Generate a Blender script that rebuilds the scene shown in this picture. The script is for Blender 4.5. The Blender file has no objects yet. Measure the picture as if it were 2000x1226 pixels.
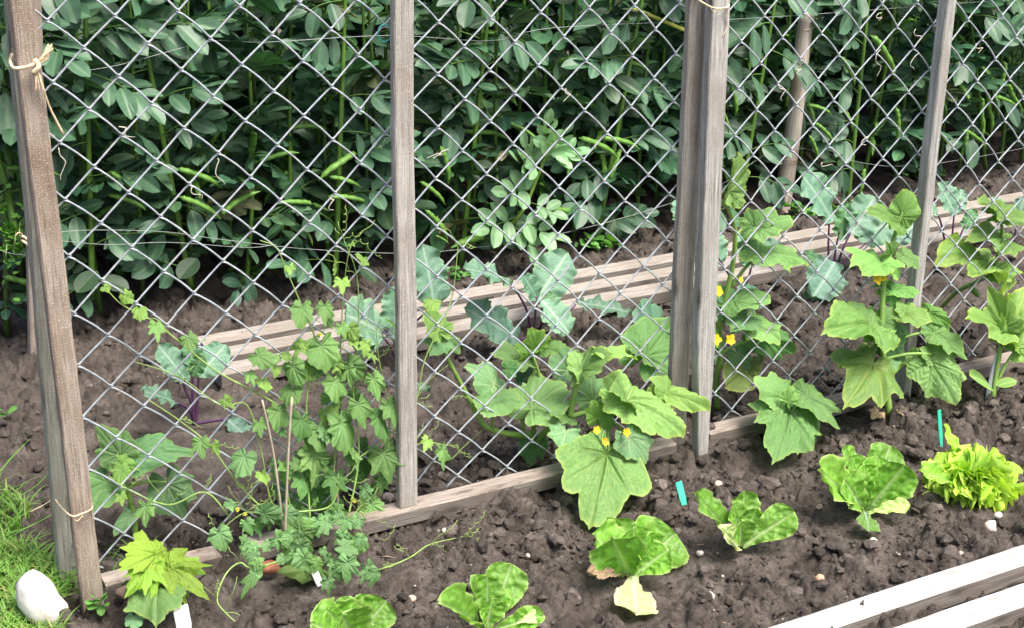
import bpy, math, random
import numpy as np
from mathutils import Matrix, Vector

# ------------------------------------------------------------------ camera, sky, sun, exposure
S = bpy.context.scene
COL = S.collection
F_PX, CX, CY = 2900.0, 1000.0, 613.0
CAM_H = 1.45
def _axes(vx=(6450, -395), vz=(855, 8150)):
    X = np.array([vx[0]-CX, vx[1]-CY, F_PX]); D = np.array([vz[0]-CX, vz[1]-CY, F_PX])
    D = D/np.linalg.norm(D); X = X-X.dot(D)*D; X = X/np.linalg.norm(X)
    Z = -D; Y = np.cross(Z, X)
    return np.stack([X, Y, Z])
R = _axes()
CAM = np.array([0, 0, CAM_H])
cam = bpy.data.objects.new('camera', bpy.data.cameras.new('camera'))
COL.objects.link(cam)
m = Matrix.Identity(4)
for i in range(3):
    m[i][0] = R[i, 0]; m[i][1] = -R[i, 1]; m[i][2] = -R[i, 2]; m[i][3] = CAM[i]
cam.matrix_world = m
cam.data.sensor_fit = 'HORIZONTAL'; cam.data.sensor_width = 36.0
cam.data.lens = F_PX/2000*36.0
cam.data.clip_start = 0.05; cam.data.clip_end = 400
S.camera = cam

SUN_EL, SUN_AZ = math.radians(64), math.radians(155)      # azimuth: clockwise from +Y, where the light comes from
w = bpy.data.worlds.new('World'); S.world = w; w.use_nodes = True
nt = w.node_tree; bg = nt.nodes['Background']
sk = nt.nodes.new('ShaderNodeTexSky'); sk.sky_type = 'NISHITA'; sk.sun_disc = False
sk.sun_elevation = SUN_EL; sk.sun_rotation = SUN_AZ; sk.air_density = 0.8; sk.dust_density = 6.0; sk.ozone_density = 0.6
nt.links.new(sk.outputs[0], bg.inputs[0]); bg.inputs[1].default_value = 0.100
sun = bpy.data.objects.new('sun', bpy.data.lights.new('sun', 'SUN')); COL.objects.link(sun)
sun.data.energy = 1.5; sun.data.angle = math.radians(26); sun.data.color = (1.0, 0.965, 0.91)
sd = Vector((math.sin(SUN_AZ)*math.cos(SUN_EL), math.cos(SUN_AZ)*math.cos(SUN_EL), math.sin(SUN_EL)))
sun.rotation_euler = sd.to_track_quat('Z', 'Y').to_euler()
S.view_settings.view_transform = 'Standard'; S.view_settings.look = 'None'
S.view_settings.gamma = 1.0; S.view_settings.use_curve_mapping = False
S.view_settings.exposure = 1.75
S.render.engine = 'CYCLES'
S.cycles.use_denoising = True
S.cycles.max_bounces = 8; S.cycles.diffuse_bounces = 4; S.cycles.glossy_bounces = 2
S.cycles.transmission_bounces = 4; S.cycles.transparent_max_bounces = 4
S.cycles.caustics_reflective = False; S.cycles.caustics_refractive = False

# ------------------------------------------------------------------ helpers
def ray(u, v): return R @ np.array([(u-CX)/F_PX, (v-CY)/F_PX, 1.0])
def P(u, v, y):
    """the point of the vertical plane at distance y that shows at (u, v) of the survey photo"""
    d = ray(u, v); return CAM+d*(y-CAM[1])/d[1]
def G(u, v, z=0.0):
    """the point of the ground (height z) at (u, v)"""
    d = ray(u, v); return CAM+d*(z-CAM[2])/d[2]
def unit(a):
    a = np.asarray(a, float); return a/max(1e-9, np.linalg.norm(a))
rng = np.random.default_rng(7); random.seed(7)

def mk(name, V, F, mats=None, attrs=None, midx=None, smooth=True):
    V = np.asarray(V, np.float32)
    if isinstance(F, np.ndarray): F = [F]
    me = bpy.data.meshes.new(name)
    loops, starts, tot = [], [], 0
    for f in F:
        f = np.asarray(f, np.int32)
        if f.size == 0: continue
        n, k = f.shape
        loops.append(f.ravel()); starts.append(tot+np.arange(n)*k); tot += n*k
    loops = np.concatenate(loops); starts = np.concatenate(starts).astype(np.int32)
    me.vertices.add(len(V)); me.vertices.foreach_set('co', V.ravel())
    me.loops.add(len(loops)); me.loops.foreach_set('vertex_index', loops)
    me.polygons.add(len(starts)); me.polygons.foreach_set('loop_start', starts)
    if midx is not None: me.polygons.foreach_set('material_index', np.asarray(midx, np.int32))
    me.polygons.foreach_set('use_smooth', np.full(len(starts), smooth, bool))
    for mt in (mats or []): me.materials.append(mt)
    for k, a in (attrs or {}).items():
        at = me.attributes.new(k, 'FLOAT', 'POINT'); at.data.foreach_set('value', np.asarray(a, np.float32))
    me.update(calc_edges=True); me.validate()
    return me

def tag(o, label=None, cat=None, group=None, kind=None):
    if label: o['label'] = label
    if cat: o['category'] = cat
    if group: o['group'] = group
    if kind: o['kind'] = kind
    return o
def obj(name, me, parent=None, M=None, col=None):
    o = bpy.data.objects.new(name, me); COL.objects.link(o)
    M = Matrix.Identity(4) if M is None else M
    if parent is not None:
        o.parent = parent
        base = parent.matrix_basis if parent.parent is None else parent.parent.matrix_basis @ parent.matrix_basis
        M = base.inverted() @ M
    o.matrix_basis = M
    if col is not None: o.color = (*col, 1.0)
    return o
def thing(name, label, cat, loc=(0, 0, 0), group=None):
    o = bpy.data.objects.new(name, None); COL.objects.link(o)
    o.empty_display_size = 0.02; o.matrix_basis = Matrix.Translation(Vector([float(c) for c in loc]))
    return tag(o, label, cat, group)

def frame(base, tip, nhint, sx=1.0, length=1.0):
    """matrix that lays a leaf (root at origin, tip along +Y, upper face +Z) from base to tip"""
    base = np.asarray(base, float); tip = np.asarray(tip, float)
    d = tip-base; L = np.linalg.norm(d); y = d/L
    n = np.asarray(nhint, float); z = n-n.dot(y)*y
    if np.linalg.norm(z) < 1e-4: z = np.array([0.3, -0.5, 0.8]); z = z-z.dot(y)*y
    z = unit(z); x = np.cross(y, z); s = L/length
    M = Matrix.Identity(4)
    for i in range(3):
        M[i][0] = x[i]*s*sx; M[i][1] = y[i]*s; M[i][2] = z[i]*s; M[i][3] = base[i]
    return M

def catmull(pts, n=6):
    p = np.asarray(pts, float)
    if len(p) < 3:
        t = np.linspace(0, 1, n+1)[:, None]; return p[0]*(1-t)+p[-1]*t
    q = np.vstack([2*p[0]-p[1], p, 2*p[-1]-p[-2]]); out = []
    for i in range(1, len(q)-2):
        a, b, c, d = q[i-1], q[i], q[i+1], q[i+2]
        for t in np.arange(n)/n:
            out.append(0.5*((2*b)+(-a+c)*t+(2*a-5*b+4*c-d)*t*t+(-a+3*b-3*c+d)*t**3))
    out.append(p[-1]); return np.array(out)
def tube_arrays(path, rad, k=6, cap=True, flat=1.0):
    path = np.asarray(path, float); n = len(path)
    r = np.broadcast_to(np.asarray(rad, float), (n,)) if np.ndim(rad) == 0 else np.interp(np.linspace(0, 1, n), np.linspace(0, 1, len(rad)), rad)
    T = np.gradient(path, axis=0); T /= np.maximum(1e-9, np.linalg.norm(T, axis=1))[:, None]
    a = np.array([0, 0, 1.0]) if abs(T[0][2]) < 0.9 else np.array([1.0, 0, 0])
    u = unit(np.cross(T[0], a)); V = []
    ang = np.arange(k)*2*math.pi/k
    for i in range(n):
        u = unit(u-u.dot(T[i])*T[i]); v = np.cross(T[i], u)
        V.append(path[i]+r[i]*(np.cos(ang)[:, None]*u+flat*np.sin(ang)[:, None]*v))
    V = np.concatenate(V)
    i, j = np.meshgrid(np.arange(n-1), np.arange(k), indexing='ij'); j2 = (j+1) % k
    Q = np.stack([i*k+j, i*k+j2, (i+1)*k+j2, (i+1)*k+j], -1).reshape(-1, 4)
    Fs = [Q]
    if cap: Fs += [np.arange(k)[::-1][None, :], ((n-1)*k+np.arange(k))[None, :]]
    return V, Fs
def join(parts):
    """parts: list of (V, [F...], material index, attrs or None)"""
    V, F, M, off, names = [], [], [], 0, set()
    for p in parts:
        if len(p) > 3 and p[3]: names |= set(p[3])
    A = {k: [] for k in names}
    for p in parts:
        v, f, mi = p[0], p[1], p[2]
        f = [f] if isinstance(f, np.ndarray) else f
        for q in f:
            F.append(np.asarray(q)+off); M += [mi]*len(q)
        V.append(v); off += len(v)
        for k in names: A[k].append(p[3][k] if len(p) > 3 and p[3] and k in p[3] else np.zeros(len(v)))
    return np.concatenate(V), F, np.array(M), {k: np.concatenate(a) for k, a in A.items()}
def tube_obj(name, pts, rad, mat, parent=None, k=6, n=6, smooth_path=True, flat=1.0, col=None):
    path = catmull(pts, n) if smooth_path else np.asarray(pts, float)
    o0 = path[0].copy()
    V, Fs = tube_arrays(path-o0, rad, k, flat=flat)
    return obj(name, mk(name, V, Fs, [mat]), parent, Matrix.Translation(Vector(o0)), col)

# value noise on numpy arrays
_tab = np.random.default_rng(3).random((256, 256))
def vnoise(x, y):
    xi = np.floor(x).astype(int); yi = np.floor(y).astype(int); fx = x-xi; fy = y-yi
    fx = fx*fx*(3-2*fx); fy = fy*fy*(3-2*fy)
    g = lambda a, b: _tab[a % 256, b % 256]
    return (g(xi, yi)*(1-fx)+g(xi+1, yi)*fx)*(1-fy)+(g(xi, yi+1)*(1-fx)+g(xi+1, yi+1)*fx)*fy
def fbm(x, y, o=4):
    s = 0; a = 0.5
    for k in range(o): s = s+a*(vnoise(x*2**k+17*k, y*2**k-9*k)-0.5); a *= 0.5
    return s

# ------------------------------------------------------------------ materials
def mat_new(name):
    mt = bpy.data.materials.new(name); mt.use_nodes = True
    return mt, mt.node_tree, mt.node_tree.nodes['Principled BSDF']
def ramp(t, fac, stops):
    n = t.nodes.new('ShaderNodeValToRGB'); t.links.new(fac, n.inputs[0])
    e = n.color_ramp.elements
    while len(e) < len(stops): e.new(0.5)
    for s, (p, c) in zip(e, stops): s.position = p; s.color = (*c, 1) if len(c) == 3 else c
    return n.outputs[0]
def noise(t, vec, scale, detail=4, rough=0.55, dist=0.0):
    n = t.nodes.new('ShaderNodeTexNoise'); n.inputs['Scale'].default_value = scale
    n.inputs['Detail'].default_value = detail; n.inputs['Roughness'].default_value = rough; n.inputs['Distortion'].default_value = dist
    if vec is not None: t.links.new(vec, n.inputs['Vector'])
    return n.outputs['Fac']
def mapping(t, scale, rot=(0, 0, 0)):
    tc = t.nodes.new('ShaderNodeTexCoord'); mp = t.nodes.new('ShaderNodeMapping')
    mp.inputs['Scale'].default_value = scale; mp.inputs['Rotation'].default_value = rot
    t.links.new(tc.outputs['Object'], mp.inputs[0]); return mp.outputs[0]
def mixc(t, fac, a, b, mode='MIX'):
    n = t.nodes.new('ShaderNodeMix'); n.data_type = 'RGBA'; n.blend_type = mode
    if isinstance(fac, (int, float)): n.inputs[0].default_value = fac
    else: t.links.new(fac, n.inputs[0])
    for v, i in ((a, 6), (b, 7)):
        if isinstance(v, tuple): n.inputs[i].default_value = (*v, 1)
        else: t.links.new(v, n.inputs[i])
    return n.outputs[2]
def bump(t, h, strength, dist, bsdf):
    b = t.nodes.new('ShaderNodeBump'); b.inputs['Strength'].default_value = strength; b.inputs['Distance'].default_value = dist
    t.links.new(h, b.inputs['Height']); t.links.new(b.outputs[0], bsdf.inputs['Normal'])
    return b.outputs[0]
def attr(t, name):
    n = t.nodes.new('ShaderNodeAttribute'); n.attribute_name = name; return n.outputs['Fac']
def attr_col(t, name):
    n = t.nodes.new('ShaderNodeAttribute'); n.attribute_name = name; return n.outputs['Color']
def math_(t, op, a, b):
    n = t.nodes.new('ShaderNodeMath'); n.operation = op
    for v, i in ((a, 0), (b, 1)):
        if isinstance(v, (int, float)): n.inputs[i].default_value = v
        else: t.links.new(v, n.inputs[i])
    return n.outputs[0]

def leaf_mat(name, base, vein, rim=None, rough=0.45, trans=0.3, blotch=None, nscale=60, spec=0.4, bstr=0.35, tcol=None):
    mt, t, b = mat_new(name)
    oi = t.nodes.new('ShaderNodeObjectInfo')
    vec = mapping(t, (1, 1, 1))
    n1 = noise(t, vec, nscale, 5, 0.6)
    lo = tuple(c*0.72 for c in base); hi = tuple(min(1, c*1.28) for c in base)
    c = ramp(t, n1, [(0.3, lo), (0.7, hi)])
    if blotch is not None:
        c = mixc(t, ramp(t, noise(t, vec, nscale*0.35, 3), [(0.56, (0, 0, 0)), (0.72, (0.6, 0.6, 0.6))]), c, blotch)
    c = mixc(t, math_(t, 'MULTIPLY', attr(t, 'vein'), 0.85), c, vein)
    if rim is not None: c = mixc(t, math_(t, 'MULTIPLY', attr(t, 'rim'), 0.8), c, rim)
    c = mixc(t, 1.0, c, oi.outputs['Color'], 'MULTIPLY')
    rv = math_(t, 'ADD', math_(t, 'MULTIPLY', oi.outputs['Random'], 0.5), 0.75)
    hs = t.nodes.new('ShaderNodeHueSaturation'); t.links.new(c, hs.inputs['Color']); t.links.new(rv, hs.inputs['Value'])
    c = hs.outputs[0]
    t.links.new(c, b.inputs['Base Color']); b.inputs['Roughness'].default_value = rough
    b.inputs['Specular IOR Level'].default_value = spec
    h = math_(t, 'SUBTRACT', noise(t, vec, nscale*4, 4), math_(t, 'MULTIPLY', attr(t, 'vein'), 0.7))
    nb = bump(t, h, bstr, 0.002, b)
    tr = t.nodes.new('ShaderNodeBsdfTranslucent')
    ct = mixc(t, 1.0, c, tcol or (1.25, 1.35, 0.55), 'MULTIPLY')
    t.links.new(ct, tr.inputs[0]); t.links.new(nb, tr.inputs['Normal'])
    mx = t.nodes.new('ShaderNodeMixShader'); mx.inputs[0].default_value = trans
    t.links.new(b.outputs[0], mx.inputs[1]); t.links.new(tr.outputs[0], mx.inputs[2])
    t.links.new(mx.outputs[0], t.nodes['Material Output'].inputs[0])
    return mt
def plain_mat(name, c, rough=0.6, var=0.2, scale=40, metal=0.0, bstr=0.0, spec=0.4, stretch=(1, 1, 1)):
    mt, t, b = mat_new(name)
    vec = mapping(t, stretch); n = noise(t, vec, scale, 4)
    oi = t.nodes.new('ShaderNodeObjectInfo')
    col = ramp(t, n, [(0.3, tuple(x*(1-var) for x in c)), (0.7, tuple(min(1, x*(1+var)) for x in c))])
    col = mixc(t, 1.0, col, oi.outputs['Color'], 'MULTIPLY')
    t.links.new(col, b.inputs['Base Color']); b.inputs['Roughness'].default_value = rough
    b.inputs['Metallic'].default_value = metal; b.inputs['Specular IOR Level'].default_value = spec
    if bstr: bump(t, n, bstr, 0.002, b)
    return mt
def wood_mat(name, dark, mid, light, fleck=0.0, stain=None, rough=0.85, bstr=0.6, saw=0.0, dirt=None):
    """grain along local X"""
    mt, t, b = mat_new(name)
    g1 = noise(t, mapping(t, (2.5, 60, 60)), 3.0, 6, 0.65, 0.4)
    g2 = noise(t, mapping(t, (5, 240, 240)), 2.0, 3, 0.6)
    c = ramp(t, g1, [(0.25, dark), (0.5, mid), (0.72, light)])
    c = mixc(t, ramp(t, g2, [(0.32, (0.75, 0.75, 0.75)), (0.46, (0, 0, 0))]), c, tuple(x*0.45 for x in dark))
    c = mixc(t, ramp(t, noise(t, mapping(t, (5, 14, 14)), 1.3, 4), [(0.45, (0, 0, 0)), (0.68, (0.8, 0.8, 0.8))]), c, stain or dark)
    vo = t.nodes.new('ShaderNodeTexVoronoi'); vo.inputs['Scale'].default_value = 1.0; t.links.new(mapping(t, (5.5, 17, 17)), vo.inputs['Vector'])
    c = mixc(t, ramp(t, vo.outputs['Distance'], [(0.06, (.85,)*3), (0.10, (0.5,)*3), (0.17, (0, 0, 0))]), c, tuple(x*.5 for x in dark))
    if fleck:
        fl = noise(t, mapping(t, (130, 60, 60)), 5.0, 3, 0.7)
        c = mixc(t, ramp(t, fl, [(0.57, (0, 0, 0)), (0.66, (fleck,)*3)]), c, tuple(min(1, x*1.9) for x in light))
    if saw:
        wv = t.nodes.new('ShaderNodeTexWave'); wv.bands_direction = 'X'; wv.inputs['Scale'].default_value = 90
        wv.inputs['Distortion'].default_value = 6; wv.inputs['Detail'].default_value = 3; wv.inputs['Detail Scale'].default_value = 1.5
        t.links.new(mapping(t, (1, 0.25, 0.25)), wv.inputs[0])
        c = mixc(t, math_(t, 'MULTIPLY', wv.outputs['Fac'], saw), c, light)
    if dirt:
        c = mixc(t, ramp(t, noise(t, mapping(t, (9, 30, 30)), 2.0, 5, 0.7), [(0.52, (0, 0, 0)), (0.66, (0.85, 0.85, 0.85))]), c, dirt)
    oi = t.nodes.new('ShaderNodeObjectInfo')
    c = mixc(t, 1.0, c, oi.outputs['Color'], 'MULTIPLY')
    t.links.new(c, b.inputs['Base Color']); b.inputs['Roughness'].default_value = rough; b.inputs['Specular IOR Level'].default_value = 0.25
    hh = math_(t, 'ADD', math_(t, 'MULTIPLY', g1, 0.6), g2)
    bump(t, hh, bstr, 0.0025, b)
    return mt

def soil_mat(name, k=1.0, tint=False):
    mt, t, b = mat_new(name)
    vec = mapping(t, (1, 1, 1))
    n1 = noise(t, vec, 13, 8, 0.68); n2 = noise(t, vec, 120, 6, 0.7); n3 = noise(t, vec, 420, 3, 0.7)
    c = ramp(t, n1, [(0.3, (0.050*k, 0.041*k, 0.035*k)), (0.5, (0.110*k, 0.094*k, 0.081*k)), (0.72, (0.205*k, 0.180*k, 0.157*k))])
    c = mixc(t, 0.55, c, ramp(t, n2, [(0.28, (0.25, 0.24, 0.24)), (0.5, (0.55, 0.53, 0.52)), (0.74, (0.92, 0.88, 0.86))]), 'OVERLAY')
    c = mixc(t, ramp(t, n3, [(0.66, (0, 0, 0)), (0.74, (0.55, 0.55, 0.55))]), c, (0.30*k*1.4, 0.26*k*1.4, 0.235*k*1.4))
    if tint: c = mixc(t, 1.0, c, attr_col(t, 'tint'), 'MULTIPLY')
    oi = t.nodes.new('ShaderNodeObjectInfo'); c = mixc(t, 1.0, c, oi.outputs['Color'], 'MULTIPLY')
    t.links.new(c, b.inputs['Base Color']); b.inputs['Roughness'].default_value = 0.9; b.inputs['Specular IOR Level'].default_value = 0.25
    bump(t, math_(t, 'ADD', n2, math_(t, 'MULTIPLY', n3, 0.5)), 1.0, 0.009, b)
    return mt

M_SOIL = soil_mat('soil', 0.86)
M_CLOD = soil_mat('soil_clod', 0.95, True)
M_GREY = wood_mat('grey_weathered_wood', (0.165, 0.160, 0.145), (0.345, 0.340, 0.315), (0.50, 0.495, 0.465), fleck=0.35, stain=(0.245, 0.225, 0.195))
M_BROWN = wood_mat('brown_sawn_wood', (0.15, 0.112, 0.08), (0.29, 0.24, 0.19), (0.42, 0.372, 0.32), fleck=0.5, stain=(0.125, 0.075, 0.042), saw=0.22)
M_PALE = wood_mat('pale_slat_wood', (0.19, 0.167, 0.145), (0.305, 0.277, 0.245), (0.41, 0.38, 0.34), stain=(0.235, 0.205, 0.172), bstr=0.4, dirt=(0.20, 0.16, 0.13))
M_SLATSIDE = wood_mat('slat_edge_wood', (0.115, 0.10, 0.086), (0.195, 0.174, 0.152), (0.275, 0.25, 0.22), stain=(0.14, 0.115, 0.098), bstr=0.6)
M_WHITE = wood_mat('blown_out_plank_wood', (0.25, 0.235, 0.22), (0.42, 0.405, 0.39), (0.55, 0.54, 0.52), stain=(0.35, 0.33, 0.31), bstr=0.4, dirt=(0.26, 0.24, 0.22))  # pale wood, whitened: the blown-out daylight on plank tops is in this colour
M_STAKE = wood_mat('round_stake_wood', (0.32, 0.27, 0.215), (0.50, 0.44, 0.37), (0.60, 0.55, 0.48), stain=(0.38, 0.31, 0.24))
M_EDGE = wood_mat('soiled_board_wood', (0.16, 0.132, 0.11), (0.30, 0.258, 0.222), (0.42, 0.372, 0.325), stain=(0.21, 0.17, 0.14), dirt=(0.085, 0.064, 0.055))
M_CANE = plain_mat('dry_cane', (0.40, 0.34, 0.25), 0.7, 0.25, 30, stretch=(1, 1, 1))
M_WIRE = plain_mat('galvanised_wire', (0.33, 0.355, 0.375), 0.6, 0.25, 70, metal=0.15, spec=0.5)
M_THIN = plain_mat('thin_steel_wire', (0.34, 0.36, 0.36), 0.45, 0.2, 60, metal=0.3)
M_TWINE = plain_mat('sisal_twine', (0.62, 0.50, 0.32), 0.9, 0.3, 160, bstr=0.5)
M_STONE = plain_mat('white_stone', (0.62, 0.59, 0.55), 0.75, 0.22, 55, bstr=0.7)
M_PEB = plain_mat('pebble', (0.42, 0.37, 0.33), 0.6, 0.2, 60)
M_WLAB = plain_mat('white_plastic', (0.82, 0.82, 0.84), 0.4, 0.03, 20)
M_GLAB = plain_mat('green_plastic', (0.06, 0.48, 0.33), 0.4, 0.08, 30)
M_BLUE = plain_mat('blue_plastic', (0.02, 0.05, 0.2), 0.4, 0.1, 30)
M_TERRA = plain_mat('terracotta', (0.30, 0.12, 0.07), 0.8, 0.2, 40)
M_DRY = plain_mat('dried_tendril', (0.50, 0.46, 0.38), 0.9, 0.2, 80)

M_BEAN = leaf_mat('bean_leaf', (0.046, 0.106, 0.058), (0.085, 0.16, 0.085), rough=0.42, trans=0.10, nscale=30, spec=0.32, bstr=0.2, tcol=(1.0, 1.5, 0.5))
M_BEANY = leaf_mat('young_bean_leaf', (0.125, 0.25, 0.115), (0.2, 0.34, 0.18), rough=0.42, trans=0.25, nscale=40, bstr=0.2)
M_BSTEM = plain_mat('bean_stem', (0.075, 0.16, 0.026), 0.5, 0.2, 14)
M_POD = plain_mat('bean_pod', (0.085, 0.20, 0.030), 0.5, 0.2, 25)
M_CUC = leaf_mat('cucumber_leaf', (0.155, 0.305, 0.088), (0.27, 0.41, 0.18), rim=(0.30, 0.42, 0.11), rough=0.5, trans=0.3, nscale=45, bstr=0.5, blotch=(0.17, 0.32, 0.09))
M_CUCD = leaf_mat('dark_cucumber_leaf', (0.100, 0.230, 0.09), (0.26, 0.36, 0.18), rim=(0.17, 0.29, 0.08), rough=0.5, trans=0.25, nscale=45, bstr=0.5)
M_CUCY = leaf_mat('yellowing_cucumber_leaf', (0.22, 0.33, 0.075), (0.46, 0.50, 0.14), rim=(0.52, 0.54, 0.11), rough=0.5, trans=0.3, nscale=35, bstr=0.5, blotch=(0.42, 0.44, 0.10))
M_CSTEM = plain_mat('cucumber_stem', (0.19, 0.32, 0.07), 0.5, 0.2, 30)
M_FLOWER = leaf_mat('yellow_petal', (0.85, 0.52, 0.01), (0.8, 0.42, 0.01), rough=0.6, trans=0.25, nscale=80, tcol=(1, 1, 0.5))
M_KOHL = leaf_mat('kohlrabi_leaf', (0.120, 0.245, 0.155), (0.32, 0.43, 0.33), rim=(0.22, 0.37, 0.19), rough=0.45, trans=0.22, nscale=40, bstr=0.4)
M_KSTEM = plain_mat('purple_stem', (0.085, 0.035, 0.085), 0.45, 0.3, 25)
M_VINE = leaf_mat('vine_leaf', (0.150, 0.295, 0.075), (0.19, 0.35, 0.12), rim=(0.15, 0.30, 0.07), rough=0.5, trans=0.3, nscale=70, bstr=0.4, blotch=(0.16, 0.29, 0.09))
M_VSTEM = plain_mat('vine_stem', (0.25, 0.38, 0.10), 0.55, 0.2, 40)
M_LIME = leaf_mat('lime_leaf', (0.27, 0.43, 0.045), (0.18, 0.31, 0.035), rough=0.5, trans=0.32, nscale=50, bstr=0.5, blotch=(0.40, 0.52, 0.06))
M_LETT = leaf_mat('lettuce_leaf', (0.165, 0.36, 0.045), (0.45, 0.60, 0.28), rim=(0.42, 0.57, 0.17), rough=0.42, trans=0.34, nscale=9, spec=0.35, bstr=0.35)
M_LETTW = leaf_mat('pale_lettuce_leaf', (0.48, 0.58, 0.25), (0.66, 0.72, 0.45), rim=(0.68, 0.62, 0.42), rough=0.5, trans=0.25, nscale=30, blotch=(0.46, 0.60, 0.20))
M_FRILL = leaf_mat('frilly_lettuce_leaf', (0.31, 0.57, 0.055), (0.48, 0.62, 0.18), rim=(0.55, 0.70, 0.11), rough=0.38, trans=0.38, nscale=60, bstr=0.5)
M_GRASS = leaf_mat('grass_blade', (0.115, 0.30, 0.04), (0.36, 0.33, 0.12), rough=0.5, trans=0.3, nscale=12)
M_BROWNLEAF = leaf_mat('withered_leaf', (0.30, 0.22, 0.13), (0.40, 0.30, 0.2), rough=0.8, trans=0.1, nscale=60)
M_WEED = leaf_mat('weed_leaf', (0.11, 0.29, 0.06), (0.2, 0.38, 0.1), rough=0.5, trans=0.3)

# ------------------------------------------------------------------ ground
def worley_lumps(x, y, cell, amp, keep, seed):
    r = np.random.default_rng(seed); N = 512
    jx = r.random((N, N)); jy = r.random((N, N)); on = r.random((N, N)) < keep; rr = 0.45+0.5*r.random((N, N)); hh = 0.4+0.6*r.random((N, N))
    tx = (r.random((N, N))-0.5)*0.7; ty = (r.random((N, N))-0.5)*0.7
    gx = x/cell; gy = y/cell; ix = np.floor(gx).astype(int); iy = np.floor(gy).astype(int); best = np.zeros_like(x)
    for a in (-1, 0, 1):
        for b in (-1, 0, 1):
            cx = (ix+a) % N; cy = (iy+b) % N
            dx = gx-(ix+a)-jx[cx, cy]; dy = gy-(iy+b)-jy[cx, cy]
            d2 = (dx*dx+dy*dy)/(rr[cx, cy]**2)
            h = np.where(on[cx, cy], np.clip(1-d2, 0, 1)**0.38*hh[cx, cy]*(1+tx[cx, cy]*dx*2+ty[cx, cy]*dy*2), 0)
            best = np.maximum(best, h)
    return best*amp
def voro(x, y, cell, seed, keep=0.85):
    r = np.random.default_rng(seed); N = 512
    jx = r.random((N, N)); jy = r.random((N, N)); hh = np.where(r.random((N, N)) < keep, 0.35+0.65*r.random((N, N)), 0.05); tx = (r.random((N, N))-.5)*1.1; ty = (r.random((N, N))-.5)*1.1
    gx = x/cell; gy = y/cell; ix = np.floor(gx).astype(int); iy = np.floor(gy).astype(int)
    f1 = np.full(x.shape, 9.0); f2 = np.full(x.shape, 9.0); h = np.zeros(x.shape)
    for a in (-1, 0, 1):
        for b in (-1, 0, 1):
            cx = (ix+a) % N; cy = (iy+b) % N
            dx = gx-(ix+a)-jx[cx, cy]; dy = gy-(iy+b)-jy[cx, cy]; d = np.hypot(dx, dy)
            near = d < f1
            f2 = np.where(near, f1, np.minimum(f2, d)); h = np.where(near, hh[cx, cy]*(1-.35*d*d)+hh[cx, cy]*(tx[cx, cy]*dx+ty[cx, cy]*dy), h); f1 = np.where(near, d, f1)
    return h*np.clip((f2-f1)/.26, 0, 1)**.6
def smooth_zone(x, y):
    """trodden, muddy soil behind the left end of the fence"""
    d = ((x-0.95)/0.45)**2+((y-2.9)/0.28)**2
    return np.clip(1.35-d, 0, 1)
HOLLOWS = [(*G(u, v)[:2], r_) for u, v, r_ in ((690, 1240, .10), (955, 1222, .11), (1235, 1120, .11), (1240, 1190, .07), (1448, 1065, .10), (1690, 1000, .10), (1700, 1030, .06), (1893, 945, .12), (1165, 1020, .06), (1510, 900, .06), (1650, 815, .06), (660, 1140, .09), (560, 1130, .10), (800, 1090, .06), (330, 1200, .08))]
def hollow(x, y):
    g = np.zeros(np.shape(x))
    for hx, hy, r_ in HOLLOWS: g = np.maximum(g, np.exp(-(((x-hx)**2+(y-hy)**2)/r_**2)**1.5))
    return g
def soil_h(x, y, detail=True):
    x = np.asarray(x, float); y = np.asarray(y, float)
    h = 0.030*fbm(x*2.2+3, y*2.2, 3)+0.018*fbm(x*7, y*7+5, 3)
    if detail:
        k = 1-0.72*smooth_zone(x, y)
        wx = x+0.026*fbm(x*30, y*30, 4); wy = y+0.026*fbm(x*30+40, y*30+9, 4)
        wx2 = x+0.011*fbm(x*75, y*75, 3); wy2 = y+0.011*fbm(x*75+13, y*75+31, 3)
        l = worley_lumps(wx, wy, 0.075, 0.020, 0.30, 1)+voro(wx+3, wy+1, 0.046, 2, .6)*.027+voro(wx2+9, wy2+4, 0.023, 4, .8)*.017+voro(wx2+1, wy2+8, 0.0125, 5)*.0085
        bil = np.abs(fbm(x*40+7, y*40, 3))*0.020+np.abs(fbm(x*95, y*95+4, 2))*0.010
        h = h+(l+bil)*k+0.008*fbm(x*60, y*60, 3)-0.0205*k-0.004
    g = hollow(x, y)
    return (h-0.008)*(1-.7*g)-0.008*g
def axis(stops):
    a = [stops[0][0]]
    for (s, _), (e, st) in zip(stops[:-1], stops[1:]):
        n = max(1, int(round((e-s)/st))); a += list(s+(e-s)*(np.arange(n)+1)/n)
    return np.array(a)
gx = axis([(-60, 0), (-5, 11), (-0.3, 0.5), (0.2, 0.05), (2.75, 0.0040), (4.6, 0.010), (7, 0.2), (60, 8)])
gy = axis([(-20, 0), (0, 4), (1.2, 0.2), (1.45, 0.03), (2.75, 0.0042), (3.75, 0.009), (5.2, 0.05), (8, 0.4), (90, 10)])
XX, YY = np.meshgrid(gx, gy, indexing='ij')
inner = (XX > 0.0) & (XX < 5.2) & (YY > 1.2) & (YY < 4.4)
ZZ = soil_h(XX, YY, False)
ZZ[inner] = soil_h(XX[inner], YY[inner])
far = np.clip((np.hypot(XX-2, YY-3)-3)/3, 0, 1); ZZ = ZZ*(1-far)
ZZ -= 0.022*np.exp(-((YY-2.52)/0.05)**2)*(XX > 0.5)*(XX < 3.3)             # shallow furrow behind the boards
nx_, ny_ = XX.shape
ii, jj = np.meshgrid(np.arange(nx_-1), np.arange(ny_-1), indexing='ij')
Q = np.stack([ii*ny_+jj, (ii+1)*ny_+jj, (ii+1)*ny_+jj+1, ii*ny_+jj+1], -1).reshape(-1, 4)
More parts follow.
